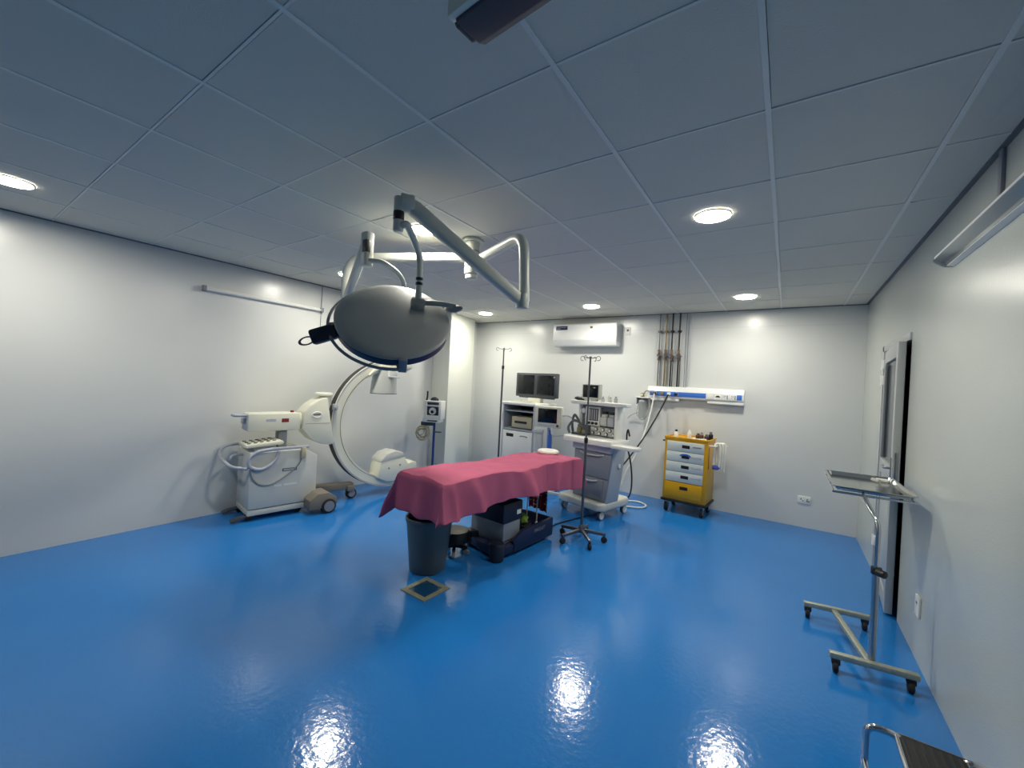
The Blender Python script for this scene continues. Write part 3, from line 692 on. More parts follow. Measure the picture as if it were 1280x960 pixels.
m = MB(); m.bx(-.185, .035, -.03, .025, 1.045, 1.28, .006); fm = obj('flow_meter', m, 'white', am)
m = MB(); m.bx(-.125, .015, -.034, -.028, 1.11, 1.262, .002); obj('flow_window', m, 'grey_d', fm)
for i in range(4):
    m = MB(); x = -.105+i*.033; m.cyl((x, -.036, 1.12), (x, -.036, 1.25), .008, seg=12); obj('flow_tube', m, 'grey_l', fm)
for i in range(3):
    m = MB(); x = -.115+i*.055; m.cyl((x, -.028, 1.078), (x, -.05, 1.078), .016, seg=14); obj('flow_knob', m, 'black', fm)
m = MB(); m.cyl((-.235, .03, 1.22), (-.235, -.005, 1.22), .038, seg=24); g = obj('pressure_gauge', m, 'grey_l', am)
m = MB(); m.cyl((-.235, -.004, 1.22), (-.235, -.008, 1.22), .031, seg=24); obj('dial_face', m, 'white', g)
for i, x in enumerate((.10, .205)):
    m = MB(); m.bx(x-.045, x+.045, -.05, .03, 1.06, 1.17, .012); m.cyl((x, -.01, 1.17), (x, -.01, 1.205), .04, bev=.006); v = obj('vaporizer', m, ['cream_grey', 'grey_l'][i], am)
    m = MB(); m.cyl((x, -.01, 1.20), (x, -.01, 1.235), .038, bev=.006); obj('dial', m, 'black', v)
# absorber and corrugated hoses on the user's side
m = MB(); m.cyl((-.20, -.10, .945), (-.20, -.10, 1.01), .042, bev=.006); m.cyl((-.20, -.10, 1.0), (-.20, -.10, 1.05), .034); m.cyl((-.12, -.12, .945), (-.12, -.12, .99), .03, bev=.005); ab = obj('absorber', m, 'olive', am)
m = MB(); m.bx(-.275, -.07, -.18, -.04, .925, .948, .006); obj('absorber_tray', m, 'grey_d', am)
for k, pts in enumerate(([(-.20, -.10, 1.05), (-.24, -.12, 1.13), (-.30, -.10, 1.16), (-.34, -.08, 1.10), (-.33, -.1, 1.02), (-.28, -.14, .95)],
                         [(-.12, -.12, .99), (-.14, -.16, 1.06), (-.22, -.18, 1.10), (-.29, -.18, 1.06), (-.31, -.2, 1.0), (-.27, -.22, .94)])):
    m = MB(); P = smooth_path(pts, 14); m.tube(P, .012, 8)
    for i in range(0, len(P)-1, 2):
        d = (P[i+1]-P[i]).normalized(); m.cyl(P[i]-d*.003, P[i]+d*.003, .016, seg=10)
    obj('breathing_hose', m, 'hose_g', am)
m = MB(); m.prism([(-.38, -.10), (-.34, -.13), (.39, -.13), (.445, -.09), (.43, .05), (-.38, .05)], 'z', 1.305, 1.35, .012); obj('top_shelf', m, 'white', am)
m = MB(); m.bx(.355, .385, -.10, -.05, .60, .65, .006); obj('side_socket', m, 'white', cbn)

def am_pt(x, y, z):
    return Matrix.Translation(am.location) @ Matrix.Rotation(am.rotation_euler.z, 4, 'Z') @ Vector((x, y, z))
p = am_pt(-.125, -.01, 1.35)
t = thing('ventilator_monitor', 'small cream monitor with dark screen on top of the anaesthesia machine', 'monitor', tuple(p), R_(-6))
m = MB(); m.bx(-.125, .125, -.02, .06, .02, .215, .012); m.bx(-.08, .08, -.03, .05, 0, .025, .006); obj('casing', m, 'cream_grey', t)
m = MB(); m.bx(-.105, .105, -.024, -.018, .045, .198, .002); obj('screen', m, 'screen', t)
p = am_pt(-.315, .0, 1.35)
t = thing('breathing_mask', 'black breathing mask and bag lying on the end of the machine shelf', 'mask', tuple(p), .4)
m = MB(); m.ball((0, 0, .024), .055, (1.2, .8, .44)); obj('bag', m, 'black', t)
m = MB(); m.lathe([(.034, 0), (.04, .01), (.03, .03), (.012, .05), (.012, .085), (.008, .085), (.008, .05)], (.05, .03, .0)); obj('mask_cone', m, 'grey_d', t)
for k, (x, y, h, r, mm, lab) in enumerate(((.05, .0, .07, .018, 'clear', 'clear vial next to the small monitor on the machine shelf'), (.105, .04, .095, .02, 'white', 'taller white bottle among the vials on the machine shelf'), (.16, .0, .06, .016, 'cream_grey', 'short pale vial among the bottles on the machine shelf'), (.215, .03, .075, .022, 'clear', 'clear vial nearest the open end of the machine shelf'))):
    t = thing('vial', lab, 'bottle', tuple(am_pt(x, y, 1.35)), 0, 'vials on the anaesthesia machine')
    m = MB(); m.lathe([(0, 0), (r, 0), (r, h*.65), (r*.5, h*.8), (r*.5, h*.85), (0, h*.85)], seg=16); obj('bottle', m, mm, t)
    m = MB(); m.cyl((0, 0, h*.85), (0, 0, h), r*.6, seg=14); obj('cap', m, ['grey_l', 'white', 'black', 'grey'][k], t)

m = MB(); m.tube(smooth_path([(-2.03, 3.675, .05), (-2.02, 3.74, .012), (-2.03, 4.0, .008), (-1.93, 4.38, .008), (-1.86, 4.6, .008), (-1.80, 4.75, .03)]), .007, 8)
solo('power_lead', m, 'black', 'thin black lead on the floor between the table base and the anaesthesia machine', 'cable', (0, 0, 0))

# ------------------------------------------------------------------ patient monitor on its own stand
pm = thing('patient_monitor', 'cream patient monitor with dark screen on a stand behind the head ring', 'monitor', (-2.66, 4.86, 0), R_(8))
m = MB(); m.prism([(-.185, .955), (.185, .945), (.195, 1.235), (-.195, 1.235)], 'y', -.05, .05, .016); cs = obj('casing', m, 'cream', pm)
m = MB(); m.bx(-.135, .135, -.054, -.048, 1.015, 1.205, .002); obj('screen', m, 'screen', cs)
m = MB(); m.cyl((.15, -.052, .985), (.15, -.066, .985), .016, seg=16); obj('knob', m, 'black', cs)
for i in range(7):
    m = MB(); m.bx(-.12+i*.034, -.10+i*.034, -.056, -.048, .975, .988, .002); obj('key', m, 'grey_l', cs)
m = MB(); m.cyl((0, .03, .08), (0, .03, .96), .022); obj('post', m, 'grey_l', pm)
m = MB()
for k in range(5): m.bx(0, .24, -.016, .016, .05, .085, .006, T=Matrix.Translation((0, .03, 0)) @ Matrix.Rotation(2*PI*k/5, 4, 'Z'))
obj('star_base', m, 'grey_l', pm)
for k in range(5):
    q = 2*PI*k/5; m = MB(); m.cyl((.22*math.cos(q)-.01, .03+.22*math.sin(q), .025), (.22*math.cos(q)+.01, .03+.22*math.sin(q), .025), .025); obj('caster', m, 'rubber', pm)
m = MB(); m.bx(-.17, -.07, -.03, .06, .60, .88, .012); m.bx(-.20, -.06, -.05, .02, .86, .91, .01); obj('accessory_box', m, 'cream_grey', pm)
m = MB(); m.bx(.01, .065, -.045, .015, .55, .86, .016); m.cyl((.04, -.02, .86), (.03, -.02, .92), .014, seg=12); obj('blue_holder', m, 'blue', pm, label='blue accessory holder')
m = MB(); m.tube(smooth_path([(.06, -.02, .84), (.14, -.03, .85), (.24, -.02, .87)]), .008, 8); m.tube(smooth_path([(.19, 0, 1.12), (.27, -.02, 1.13), (.33, .0, 1.10), (.38, .02, 1.05)]), .009, 8); obj('lead', m, 'grey_l', pm)

# ------------------------------------------------------------------ monitor tower of the X-ray machine
tw = thing('workstation_cart', 'white monitor cart with open printer bay against the back wall', 'equipment cart', (-3.36, 5.47, 0), R_(-4))
m = MB()
m.bx(-.31, -.28, -.26, .26, .10, 1.19, .008); m.bx(.27, .31, -.26, .26, .10, 1.19, .008); m.bx(-.30, .30, .22, .26, .10, 1.19, .004)
m.bx(-.30, .30, -.25, .25, .10, .14, .004); m.bx(-.30, .30, -.25, .25, .80, .83, .004); m.bx(-.30, .30, -.25, .25, 1.09, 1.105, .003); obj('frame', m, 'grey_l', tw)
m = MB(); m.prism([(-.35, -.30), (.33, -.30), (.35, .27), (-.33, .27)], 'z', 1.19, 1.235, .012); obj('top_shelf', m, 'white', tw)
m = MB(); m.bx(-.278, .268, -.268, -.25, .145, .795, .005); dd = obj('door', m, 'white', tw)
m = MB(); m.bx(-.21, -.07, -.272, -.266, .70, .75, .003); obj('grip_recess', m, 'black', dd)
m = MB(); m.tube([(.06, -.268, .72), (.08, -.29, .735), (.17, -.29, .735), (.19, -.268, .72)], .008, 8, fil=.02); obj('door_latch', m, 'grey', dd)
for x in (-.25, .25):
    for y in (-.2, .2):
        m = MB(); m.cyl((x-.02, y, .05), (x+.02, y, .05), .05, bev=.006); m.cyl((x, y, .05), (x, y, .11), .014); obj('caster', m, 'rubber', tw)
m = MB(); m.bx(-.27, -.262, .20, .218, .84, 1.09); m.bx(-.27, .27, .20, .219, .83, 1.185); obj('bay_back', m, 'black', tw)
def local_pt(root, x, y, z): return Matrix.Translation(root.location) @ Matrix.Rotation(root.rotation_euler.z, 4, 'Z') @ Vector((x, y, z))
t = thing('printer', 'beige printer box inside the open bay of the monitor cart', 'printer', tuple(local_pt(tw, .05, -.06, .83)), R_(-4))
m = MB(); m.bx(-.19, .19, -.18, .18, 0, .185, .01); c0 = obj('casing', m, 'beige', t)
m = MB(); m.bx(-.13, .10, -.184, -.176, .085, .12, .002); obj('paper_slot', m, 'black', c0)
m = MB(); m.bx(-.185, .185, -.186, -.17, .0, .02, .002); obj('front_lip', m, 'grey_d', c0)
t = thing('keyboard', 'pale keyboard on top of the monitor cart', 'keyboard', tuple(local_pt(tw, .02, -.18, 1.235)), R_(-4))
m = MB(); m.prism([(-.07, 0), (.07, 0), (.07, .024), (-.07, .012)], 'x', -.2, .2, .003); kb = obj('body', m, 'cream', t)
m = MB()
for i in range(13):
    for j in range(4): m.bx(-.185+i*.0285, -.162+i*.0285, -.055+j*.029, -.032+j*.029, .014+j*.0024, .021+j*.0024, .002)
obj('key_block', m, 'cream_grey', kb)
m = MB(); m.ball((0, 0, .0), .04, (.8, 1.2, .7)); bmesh.ops.bisect_plane(m.bm, geom=m.bm.verts[:]+m.bm.edges[:]+m.bm.faces[:], plane_co=(0, 0, 0), plane_no=(0, 0, -1), clear_outer=True)
solo('computer_mouse', m, 'black', 'black computer mouse on the monitor cart top', 'mouse', tuple(local_pt(tw, -.14, -.02, 1.235)), .3)
t = thing('dual_monitor', 'wide pair of dark screens in one grey frame on the monitor cart', 'monitor', tuple(local_pt(tw, .07, .09, 1.235)), R_(-7))
m = MB(); m.bx(-.405, .405, -.03, .04, .085, .465, .012); c0 = obj('frame', m, 'grey_d', t)
m = MB(); m.bx(-.40, .40, -.025, .035, .455, .475, .006); obj('top_edge', m, 'cream_grey', c0)
for x in (-.195, .195):
    m = MB(); m.bx(x-.165, x+.165, -.034, -.028, .125, .43, .002); obj('screen', m, 'screen', c0)
m = MB(); m.bx(-.34, .34, -.02, .035, .065, .09, .006); obj('lower_frame', m, 'grey_d', t)
m = MB(); m.bx(-.13, .10, -.05, .06, 0, .07, .008); obj('foot', m, 'cream', t)
m = MB()
rr = random.Random(5)
for k in range(4):
    P = [local_pt(tw, -.33-.012*k, -.16+.05*math.cos(2*PI*i/26)+.008*k, .985+(.10+.01*k)*math.sin(2*PI*i/26)) for i in range(26)]
    m.tube(P, .009, 8, True)
m.cyl(local_pt(tw, -.30, -.16, 1.08), local_pt(tw, -.375, -.16, 1.085), .008)
solo('cable_coil', m, 'hose_g', 'grey coiled cable hanging on the side of the monitor cart', 'cable', (0, 0, 0))

# ------------------------------------------------------------------ white device on a blue pole by the pillar
dv = thing('infusion_device', 'white framed device on a blue pole in front of the pillar', 'medical device', (-4.50, 4.55, 0), R_(25))
m = MB(); m.cyl((-.0, .04, .06), (-.0, .04, 1.0), .018); obj('pole', m, 'blue_d', dv)
m = MB()
for k in range(5): m.bx(0, .22, -.014, .014, .05, .08, .005, T=Matrix.Translation((0, .04, 0)) @ Matrix.Rotation(2*PI*k/5+.3, 4, 'Z'))
obj('star_base', m, 'blue_d', dv)
for k in range(5):
    q = 2*PI*k/5+.3; m = MB(); m.cyl((.2*math.cos(q)-.01, .04+.2*math.sin(q), .025), (.2*math.cos(q)+.01, .04+.2*math.sin(q), .025), .025); obj('caster', m, 'rubber', dv)
m = MB(); m.bx(-.13, -.09, -.10, .10, .90, 1.19, .012); m.bx(.10, .145, -.10, .10, .90, 1.19, .012); m.bx(-.12, .13, -.10, .10, .90, .965, .01); m.bx(-.12, .13, -.09, .10, 1.10, 1.125, .006); m.bx(-.12, .13, -.09, .09, 1.165, 1.19, .006); m.prism([(-.10, .86), (.10, .86), (.10, .92), (-.10, .92)], 'x', -.15, .12, .01); cs = obj('casing', m, 'white', dv)
m = MB(); m.bx(-.10, .11, -.06, .08, .955, 1.17, .004); obj('inner_face', m, 'grey_d', dv)
m = MB(); m.cyl((.0, -.06, 1.03), (.0, -.085, 1.03), .055, seg=28, bev=.004); k_ = obj('dial', m, 'white', dv)
m = MB(); m.cyl((.0, -.08, 1.02), (.0, -.092, 1.02), .024, seg=20); obj('dial_centre', m, 'black', k_)
m = MB(); m.bx(-.07, .09, -.105, -.095, .875, .895, .003); obj('label_strip', m, 'grey_d', dv)
m = MB(); m.ball((-.0, .0, 1.20), .055, (1.2, .9, .8)); m.tube([(-.14, .0, 1.12), (-.12, 0, 1.25), (-.12, 0, 1.33)], .014, 8); obj('strap_bundle', m, 'navy_d', dv)
m = MB(); m.bx(-.20, .0, -.02, .06, .80, .86, .01); m.bx(.0, .13, -.02, .02, .70, .716, .003); obj('bracket', m, 'grey_d', dv)
m = MB()
for k in range(7):
    rk = .045+.011*k; ax, az = .02*math.sin(k*2.1), .014*math.cos(k*1.7)
    P = [(-.17+ax+rk*math.cos(2*PI*i/28), -.06+.012*k+.03*math.sin(2*PI*i/28+k), .69+az+(rk*1.05)*math.sin(2*PI*i/28)) for i in range(28)]
    m.tube(P, .0075, 8, True)
m.cyl((-.17, .03, .79), (-.17, -.06, .785), .008)
m.tube(smooth_path([(-.06, -.04, .62), (-.03, -.04, .54), (-.05, -.03, .47)]), .007, 8)
obj('tubing_coil', m, 'beige', dv)

# ------------------------------------------------------------------ wall air conditioner
ac = thing('air_conditioner', 'white split air conditioner high on the back wall', 'air conditioner', (-2.62, YB, 2.15))
m = MB(); m.prism([(0, .02), (0, .345), (-.19, .345), (-.212, .325), (-.212, .09), (-.17, .0), (-.05, -.01)], 'x', -.535, .515, .012); bd = obj('body', m, 'white_gloss', ac)
m = MB(); m.prism([(-.172, .012), (-.208, .088), (-.198, .092), (-.16, .016)], 'x', -.50, .48, .003); obj('air_flap', m, 'white', ac)
m = MB(); m.bx(-.51, .49, -.2135, -.211, .095, .0965); obj('panel_line', m, 'grey_l', bd)
m = MB(); m.bx(-.48, -.28, -.2145, -.211, .25, .31, .001); st = obj('energy_sticker', m, 'navy', bd)
m = MB(); m.bx(-.47, -.40, -.2152, -.2142, .265, .272); m.bx(-.46, -.30, -.2152, -.2142, .285, .29); obj('sticker_stripe', m, 'grey_l', st)
m = MB(); m.bx(.10, .14, -.2142, -.211, .265, .295, .001); obj('logo_badge', m, 'copper', bd)
m = MB(); m.bx(.516, .5175, -.17, -.03, .06, .30); obj('side_vent', m, 'grey_l', bd)
def wall_socket(name, loc, rz, w, h, label, holes, group='white wall outlets'):
    t = thing(name, label, 'wall outlet', loc, rz, group)
    m = MB(); m.bx(-w/2, w/2, -.012, 0, -h/2, h/2, .003); pl = obj('plate', m, 'white', t)
    m = MB()
    for x, z, hw_, hh in holes: m.bx(x-hw_, x+hw_, -.0135, -.011, z-hh, z+hh, .0005)
    obj('socket_insert', m, 'grey_d', pl)
    return t
wall_socket('wall_socket', (-2.005, YB, 2.385), 0, .075, .115, 'small white power outlet right beside the air conditioner', [(0, .01, .016, .016)])
wall_socket('wall_socket', (.218, YB, .325), 0, .125, .085, 'white double power outlet low on the back wall', [(-.03, .008, .005, .009), (-.012, -.012, .005, .006), (.03, .008, .005, .009), (.036, -.012, .016, .005)])
wall_socket('wall_socket', (XR, 3.40, .325), R_(-90), .085, .12, 'white outlet low on the wall beside the door', [(0, .02, .012, .006)])

# ------------------------------------------------------------------ medical gas panel and pipes
bp_ = thing('bedhead_panel', 'white bedhead panel with a blue strip and sockets on the back wall', 'medical gas panel', (-1.05, YB, 1.42))
m = MB(); m.prism([(0, 0), (-.075, .005), (-.085, .03), (-.085, .10), (-.055, .165), (0, .17)], 'x', -.60, .60, .004); bd = obj('housing', m, 'white_gloss', bp_)
m = MB(); m.prism([(-.02, -.035), (-.075, -.03), (-.075, .006), (-.02, .006)], 'x', -.60, -.18, .006); m.prism([(-.02, -.035), (-.075, -.03), (-.075, .006), (-.02, .006)], 'x', .18, .60, .006); obj('lower_rail', m, 'white', bp_)
m = MB(); m.bx(-.565, .16, -.0868, -.083, .035, .10, .001); m.bx(.50, .575, -.0868, -.083, .035, .10, .001); obj('blue_strip', m, 'blue', bd)
for i in range(4):
    x = .215+i*.088
    m = MB(); m.bx(x-.04, x+.04, -.091, -.084, .025, .108, .002); s_ = obj('power_socket', m, 'white', bp_)
    m = MB()
    if i == 0: m.bx(x-.028, x+.028, -.0935, -.09, .04, .043)
    elif i == 1: m.prism([(x-.026, .058), (x-.026, .066), (x-.012, .08), (x+.012, .08), (x+.026, .066), (x+.026, .058)], 'y', -.0935, -.09)
    else:
        m.bx(x-.022, x-.010, -.0935, -.09, .06, .066); m.bx(x-.022, x-.010, -.0935, -.09, .078, .084); m.bx(x-.005, x+.005, -.0935, -.09, .068, .082); m.bx(x+.016, x+.028, -.0935, -.09, .04, .09)
    obj('socket_mark', m, ['grey_l', 'black', 'grey', 'grey'][i], s_)
for i, mm in enumerate(('grey_d', 'olive', 'white', 'navy')):
    x = -.49+i*.095
    m = MB(); m.cyl((x, -.08, .068), (x, -.115, .068), .024, seg=18, bev=.003); g = obj('gas_outlet', m, 'grey_l' if i != 1 else 'olive', bp_)
    m = MB(); m.cyl((x, -.115, .068), (x, -.15, .066), .013, seg=14); m.bx(x-.022, x+.022, -.135, -.12, .05, .086, .004); obj('gas_plug', m, mm, g)
# shelf bracket with suction jar at the end of the panel
t = thing('suction_shelf', 'small white wall shelf at the end of the bedhead panel', 'shelf', (-1.70, YB, 1.41))
m = MB(); m.bx(-.10, .095, -.16, 0, 0, .014, .004); obj('board', m, 'white', t)
m = MB(); m.bx(-.09, -.082, -.12, 0, -.09, 0, .002); m.bx(.08, .088, -.12, 0, -.09, 0, .002); obj('bracket', m, 'grey_l', t)
t = thing('suction_regulator', 'yellow-green suction regulator on the small wall shelf', 'regulator', (-1.72, YB-.075, 1.424))
m = MB(); m.cyl((0, 0, 0), (0, 0, .055), .026, bev=.004); obj('body', m, 'olive', t)
m = MB(); m.cyl((0, -.02, .03), (0, -.045, .03), .014); obj('knob', m, 'cream', t)
m = MB(); m.tube(smooth_path([(.02, 0, .05), (.06, -.02, .09), (.13, -.03, .08), (.17, -.04, .06)]), .006, 8); obj('connector_tube', m, 'olive', t)
t = thing('suction_jar', 'clear suction jar hanging below the small wall shelf', 'jar', (-1.71, YB-.09, 1.41))
m = MB(); m.lathe([(.012, .0), (.012, -.03), (.052, -.032), (.056, -.045), (.052, -.06), (.05, -.26), (.04, -.29), (0, -.295)]); obj('jar', m, 'clear', t)
m = MB(); m.cyl((0, 0, -.028), (0, 0, -.058), .058, bev=.004); obj('lid', m, 'grey_l', t)
# gas pipes
PIPE = [(-1.535, 'steel', 'steel_d', 'thin grey gas pipe, first of the row above the bedhead panel'), (-1.447, 'brass', 'brass', 'brass-coloured gas pipe between the grey and black pipes'),
        (-1.365, 'black', 'black', 'black gas pipe next to the brass-coloured one'), (-1.27, 'black', 'black', 'black gas pipe at the end of the valve row')]
for i, (x, a, b, lab) in enumerate(PIPE):
    t = thing('gas_pipe', lab, 'pipe', (x, YB-.03, 1.59), 0, 'gas pipes above the bedhead panel')
    rr_ = .011 if i else .008
    m = MB(); m.cyl((0, 0, 0), (0, 0, H-1.59), rr_, seg=14); m.cyl((.022, .008, 0), (.022, .008, .42), .006, seg=10); obj('tube', m, b, t)
    zc = .44
    m = MB(); m.cyl((0, 0, zc-.07), (0, 0, zc+.07), .016, seg=14, bev=.003); m.ball((0, -.002, zc), .026); m.cyl((0, 0, zc-.075), (0, 0, zc-.05), .02, seg=6); m.cyl((0, 0, zc+.05), (0, 0, zc+.075), .02, seg=6); v = obj('valve', m, 'copper', t)
    m = MB(); m.cyl((0, -.02, zc), (0, -.045, zc), .007); m.bx(-.012, .055, -.052, -.044, zc-.03, zc-.014, .003); obj('valve_lever', m, 'steel_d', v)
    m = MB(); m.bx(-.022, .022, -.014, .03, .755, .785, .003); obj('clip', m, b, t)
for x, r, lab in ((-1.185, .0045, 'thin grey conduit beside the black gas pipes'), (-1.145, .009, 'pale conduit last in the row of pipes on the back wall')):
    m = MB(); m.cyl((0, 0, 0), (0, 0, H-1.588), r, seg=12); solo('conduit', m, 'grey_l' if r > .005 else 'grey', lab, 'pipe', (x, YB-.013, 1.588), 0, 'conduits above the bedhead panel')
# hoses from the panel to the anaesthesia machine
yb = YB-.14
m = MB(); m.tube(smooth_path([(-1.35, yb-.02, 1.48), (-1.39, yb-.05, 1.36), (-1.47, yb-.12, 1.15), (-1.58, yb-.25, .88), (-1.70, yb-.45, .62), (-1.80, yb-.58, .42), (-1.80, yb-.66, .22), (-1.70, yb-.68, .10), (-1.62, yb-.62, .16), (-1.62, yb-.55, .34), (-1.66, yb-.52, .58), (-1.70, yb-.56, .78), (-1.70, yb-.60, .92), (-1.68, yb-.62, 1.0), (-1.65, yb-.64, .92)]), .0105, 10)
solo('gas_hose', m, 'black', 'black gas hose looping from the bedhead panel to the machine', 'hose', (0, 0, 0), 0, 'gas hoses')
m = MB(); m.tube(smooth_path([(-1.535, yb-.02, 1.48), (-1.55, yb-.05, 1.30), (-1.58, yb-.15, 1.02), (-1.63, yb-.35, .70), (-1.71, yb-.5, .45), (-1.78, yb-.55, .2), (-1.82, yb-.5, .05), (-1.76, yb-.35, .014), (-1.60, yb-.28, .014), (-1.47, yb-.38, .014), (-1.48, yb-.52, .014), (-1.62, yb-.6, .014), (-1.75, yb-.62, .014), (-1.83, yb-.55, .012)]), .0105, 10)
solo('gas_hose', m, 'white', 'white gas hose from the bedhead panel ending in a loop on the floor', 'hose', (0, 0, 0), 0, 'gas hoses')
m = MB(); m.tube(smooth_path([(-1.62, YB-.05, 1.40), (-1.60, YB-.14, 1.30), (-1.63, YB-.13, 1.16), (-1.70, YB-.12, 1.10), (-1.77, YB-.13, 1.18), (-1.76, YB-.12, 1.32), (-1.72, YB-.1, 1.36)]), .007, 8)
m.tube(smooth_path([(-1.76, YB-.10, 1.2), (-1.86, YB-.06, 1.16), (-1.93, YB-.04, 1.10)]), .006, 8)
solo('suction_tube', m, 'clear', 'clear looped suction tube under the small wall shelf', 'tube', (0, 0, 0))

# ------------------------------------------------------------------ yellow emergency cart
yc = thing('emergency_cart', 'yellow drawer cart with pale drawers against the back wall', 'medical cart', (-1.005, 5.635, 0), R_(-4))
m = MB(); m.bx(-.255, .255, -.20, .20, .165, .925, .008); bd = obj('body', m, 'yellow', yc)
m = MB(); m.prism([(-.262, -.207), (.262, -.207), (.262, .207), (-.262, .207)], 'z', .925, .938, .004)
for a, b, c, d in ((-.262, .262, -.207, -.195), (-.262, .262, .195, .207), (-.262, -.25, -.2, .2), (.25, .262, -.2, .2)): m.bx(a, b, c, d, .932, .955, .003)
obj('top_tray', m, 'yellow', yc)
m = MB(); m.bx(-.272, .272, -.222, .218, .135, .168, .012); obj('bumper', m, 'black', yc)
zt = .900
for k in range(4):
    z1 = zt-k*.1265; z0 = z1-.1215
    m = MB(); m.bx(-.222, .215, -.216, -.198, z0, z1, .003); d = obj('drawer', m, 'drawer', yc)
    m = MB(); m.bx(-.04, .052, -.2185, -.2145, z0+.045, z0+.085, .004); obj('pull', m, 'black', d)
    m = MB(); m.bx(.085, .19, -.2185, -.2155, z0+.062, z0+.084, .002); obj('label_holder', m, 'grey_l', d)
    m = MB(); m.bx(.092, .183, -.2192, -.2183, z0+.069, z0+.076); obj('label_strip', m, ['grey', 'white', 'white', 'white'][k], d)
m = MB(); m.bx(-.222, .215, -.216, -.198, .20, .388, .003); d = obj('drawer', m, 'yellow', yc, label='yellow bottom drawer')
m = MB(); m.bx(-.045, .05, -.2185, -.2145, .305, .345, .004); obj('pull', m, 'black', d)
# blue arched emblem across the second drawer
m = MB()
for r_, w_ in ((.062, .007), (.048, .006)):
    P = [(.005+r_*1.1*math.cos(a), -.219, .715+r_*.55*math.sin(a)) for a in [R_(20+140*i/14) for i in range(15)]]
    m.sweep([(-.001, -w_), (.001, -w_), (.001, w_), (-.001, w_)], P, up=(0, 1, 0), fixed=True)
obj('emblem', m, 'blue', yc)
for x in (-.21, .21):
    for y in (-.16, .16):
        m = MB(); m.cyl((x-.016, y, .06), (x+.016, y, .06), .06, bev=.008); w = obj('caster', m, 'rubber', yc)
        m = MB(); m.cyl((x-.019, y, .06), (x+.019, y, .06), .03); m.bx(x-.026, x+.026, y-.02, y+.03, .085, .14, .006); obj('caster_fork', m, 'steel', w)
m = MB(); m.tube([(.25, -.14, .885), (.335, -.14, .885), (.335, .14, .885), (.25, .14, .885)], .010, 8, fil=.03); m.tube([(.33, 0, .885), (.43, -.02, .89)], .009, 8); obj('side_rail', m, 'white', yc)
m = MB(); m.tube([(-.25, -.14, .885), (-.30, -.14, .885), (-.30, .14, .885), (-.25, .14, .885)], .009, 8, fil=.03); obj('push_rail', m, 'grey_d', yc)
m = MB(); m.bx(.2545, .259, -.15, -.125, .62, .86, .002); m.bx(.2555, .262, -.155, -.12, .60, .635, .003); obj('lock_bar', m, 'copper', yc)
t = thing('hanging_tubing', 'white tubing with a blue tag draped over the side rail of the yellow cart', 'tubing', tuple(local_pt(yc, .345, -.02, 0)), R_(-4))
m = MB()
for k, (dx, dy) in enumerate(((-.01, -.09), (.015, -.055), (.035, -.02))):
    m.tube(smooth_path([(dx-.03, dy, .66+.02*k), (dx-.032, dy, .80), (dx-.025, dy, .88), (dx, dy+.01, .918), (dx+.03, dy+.01, .90), (dx+.035, dy, .80), (dx+.03, dy, .64-.03*k)]), .013, 8)
obj('loop', m, 'foam', t)
m = MB(); m.bx(-.05, .02, -.115, -.04, .605, .655, .012); obj('tag', m, 'tagblue', t)
for k, (x, y, r, h, bm_, cm_, lab) in enumerate(((-.15, -.10, .026, .10, 'white', 'black', 'white bottle with black cap on the yellow cart top'), (.0, -.06, .024, .115, 'white', 'white', 'white cone-topped bottle standing alone on the yellow cart top'),
        (.085, .02, .03, .07, 'brown', 'copper', 'squat brown bottle, nearest the white cone-topped one'), (.135, -.02, .024, .09, 'brown', 'grey', 'taller brown bottle in the middle of the yellow cart top'), (.18, .04, .026, .065, 'grey_d', 'copper', 'low dark jar beside the brown bottles'), (.225, .06, .028, .10, 'black', 'steel', 'black canister at the corner of the yellow cart top'))):
    t = thing('medicine_bottle', lab, 'bottle', tuple(local_pt(yc, x, y, .938)), 0, 'bottles on the yellow cart')
    m = MB(); m.lathe([(0, 0), (r, 0), (r, h*.6), (r*.55, h*.75), (r*.5, h*.78), (0, h*.78)] if k != 1 else [(0, 0), (r, 0), (r, h*.45), (r*.3, h*.9), (0, h*.9)], seg=20); obj('bottle', m, bm_, t)
    m = MB(); m.cyl((0, 0, h*.77), (0, 0, h), r*.6 if k != 1 else r*.25, seg=16); obj('cap', m, cm_, t)
def paper(u, v): return ((u-.5)*.17, (v-.5)*.12, .004+.018*abs(noise.noise(Vector((u*4, v*4, .3))))+.004*math.sin(u*9))
m = MB(); m.grid(paper, 16, 12); o = solo('paper_wipe', m, 'white_gloss', 'crumpled white paper wipe on the front edge of the yellow cart top', 'wipe', tuple(local_pt(yc, .13, -.125, .945)), .2)
so = o.modifiers.new('thick', 'SOLIDIFY'); so.thickness = .003

# ------------------------------------------------------------------ instrument stand by the wall
my = thing('instrument_stand', 'steel instrument tray stand on an H-shaped wheeled base beside the door', 'instrument stand', (.45, 3.02, 0))
m = MB(); a, b = Vector((.262-.45, 2.958-3.02, .092)), Vector((.640-.45, 3.012-3.02, .092))
def bar(mm, a, b, w, h):
    d = (b-a); T = Matrix.Translation((a+b)/2) @ Matrix.Rotation(math.atan2(d.y, d.x), 4, 'Z'); mm.bx(-d.length/2, d.length/2, -w/2, w/2, -h/2, h/2, .003, T=T)
bar(m, a, b, .036, .03); obj('front_rail', m, 'steelpaint', my)
c, d_ = Vector((.160-.45, 3.555-3.02, .092)), Vector((.525-.45, 3.615-3.02, .092))
m = MB(); bar(m, c, d_, .034, .03); obj('rear_rail', m, 'steelpaint', my)
m = MB(); bar(m, Vector((.328-.45, 3.58-3.02, .088)), Vector((.44-.45, 3.0-3.02, .088)), .032, .024); obj('spine', m, 'steelpaint', my)
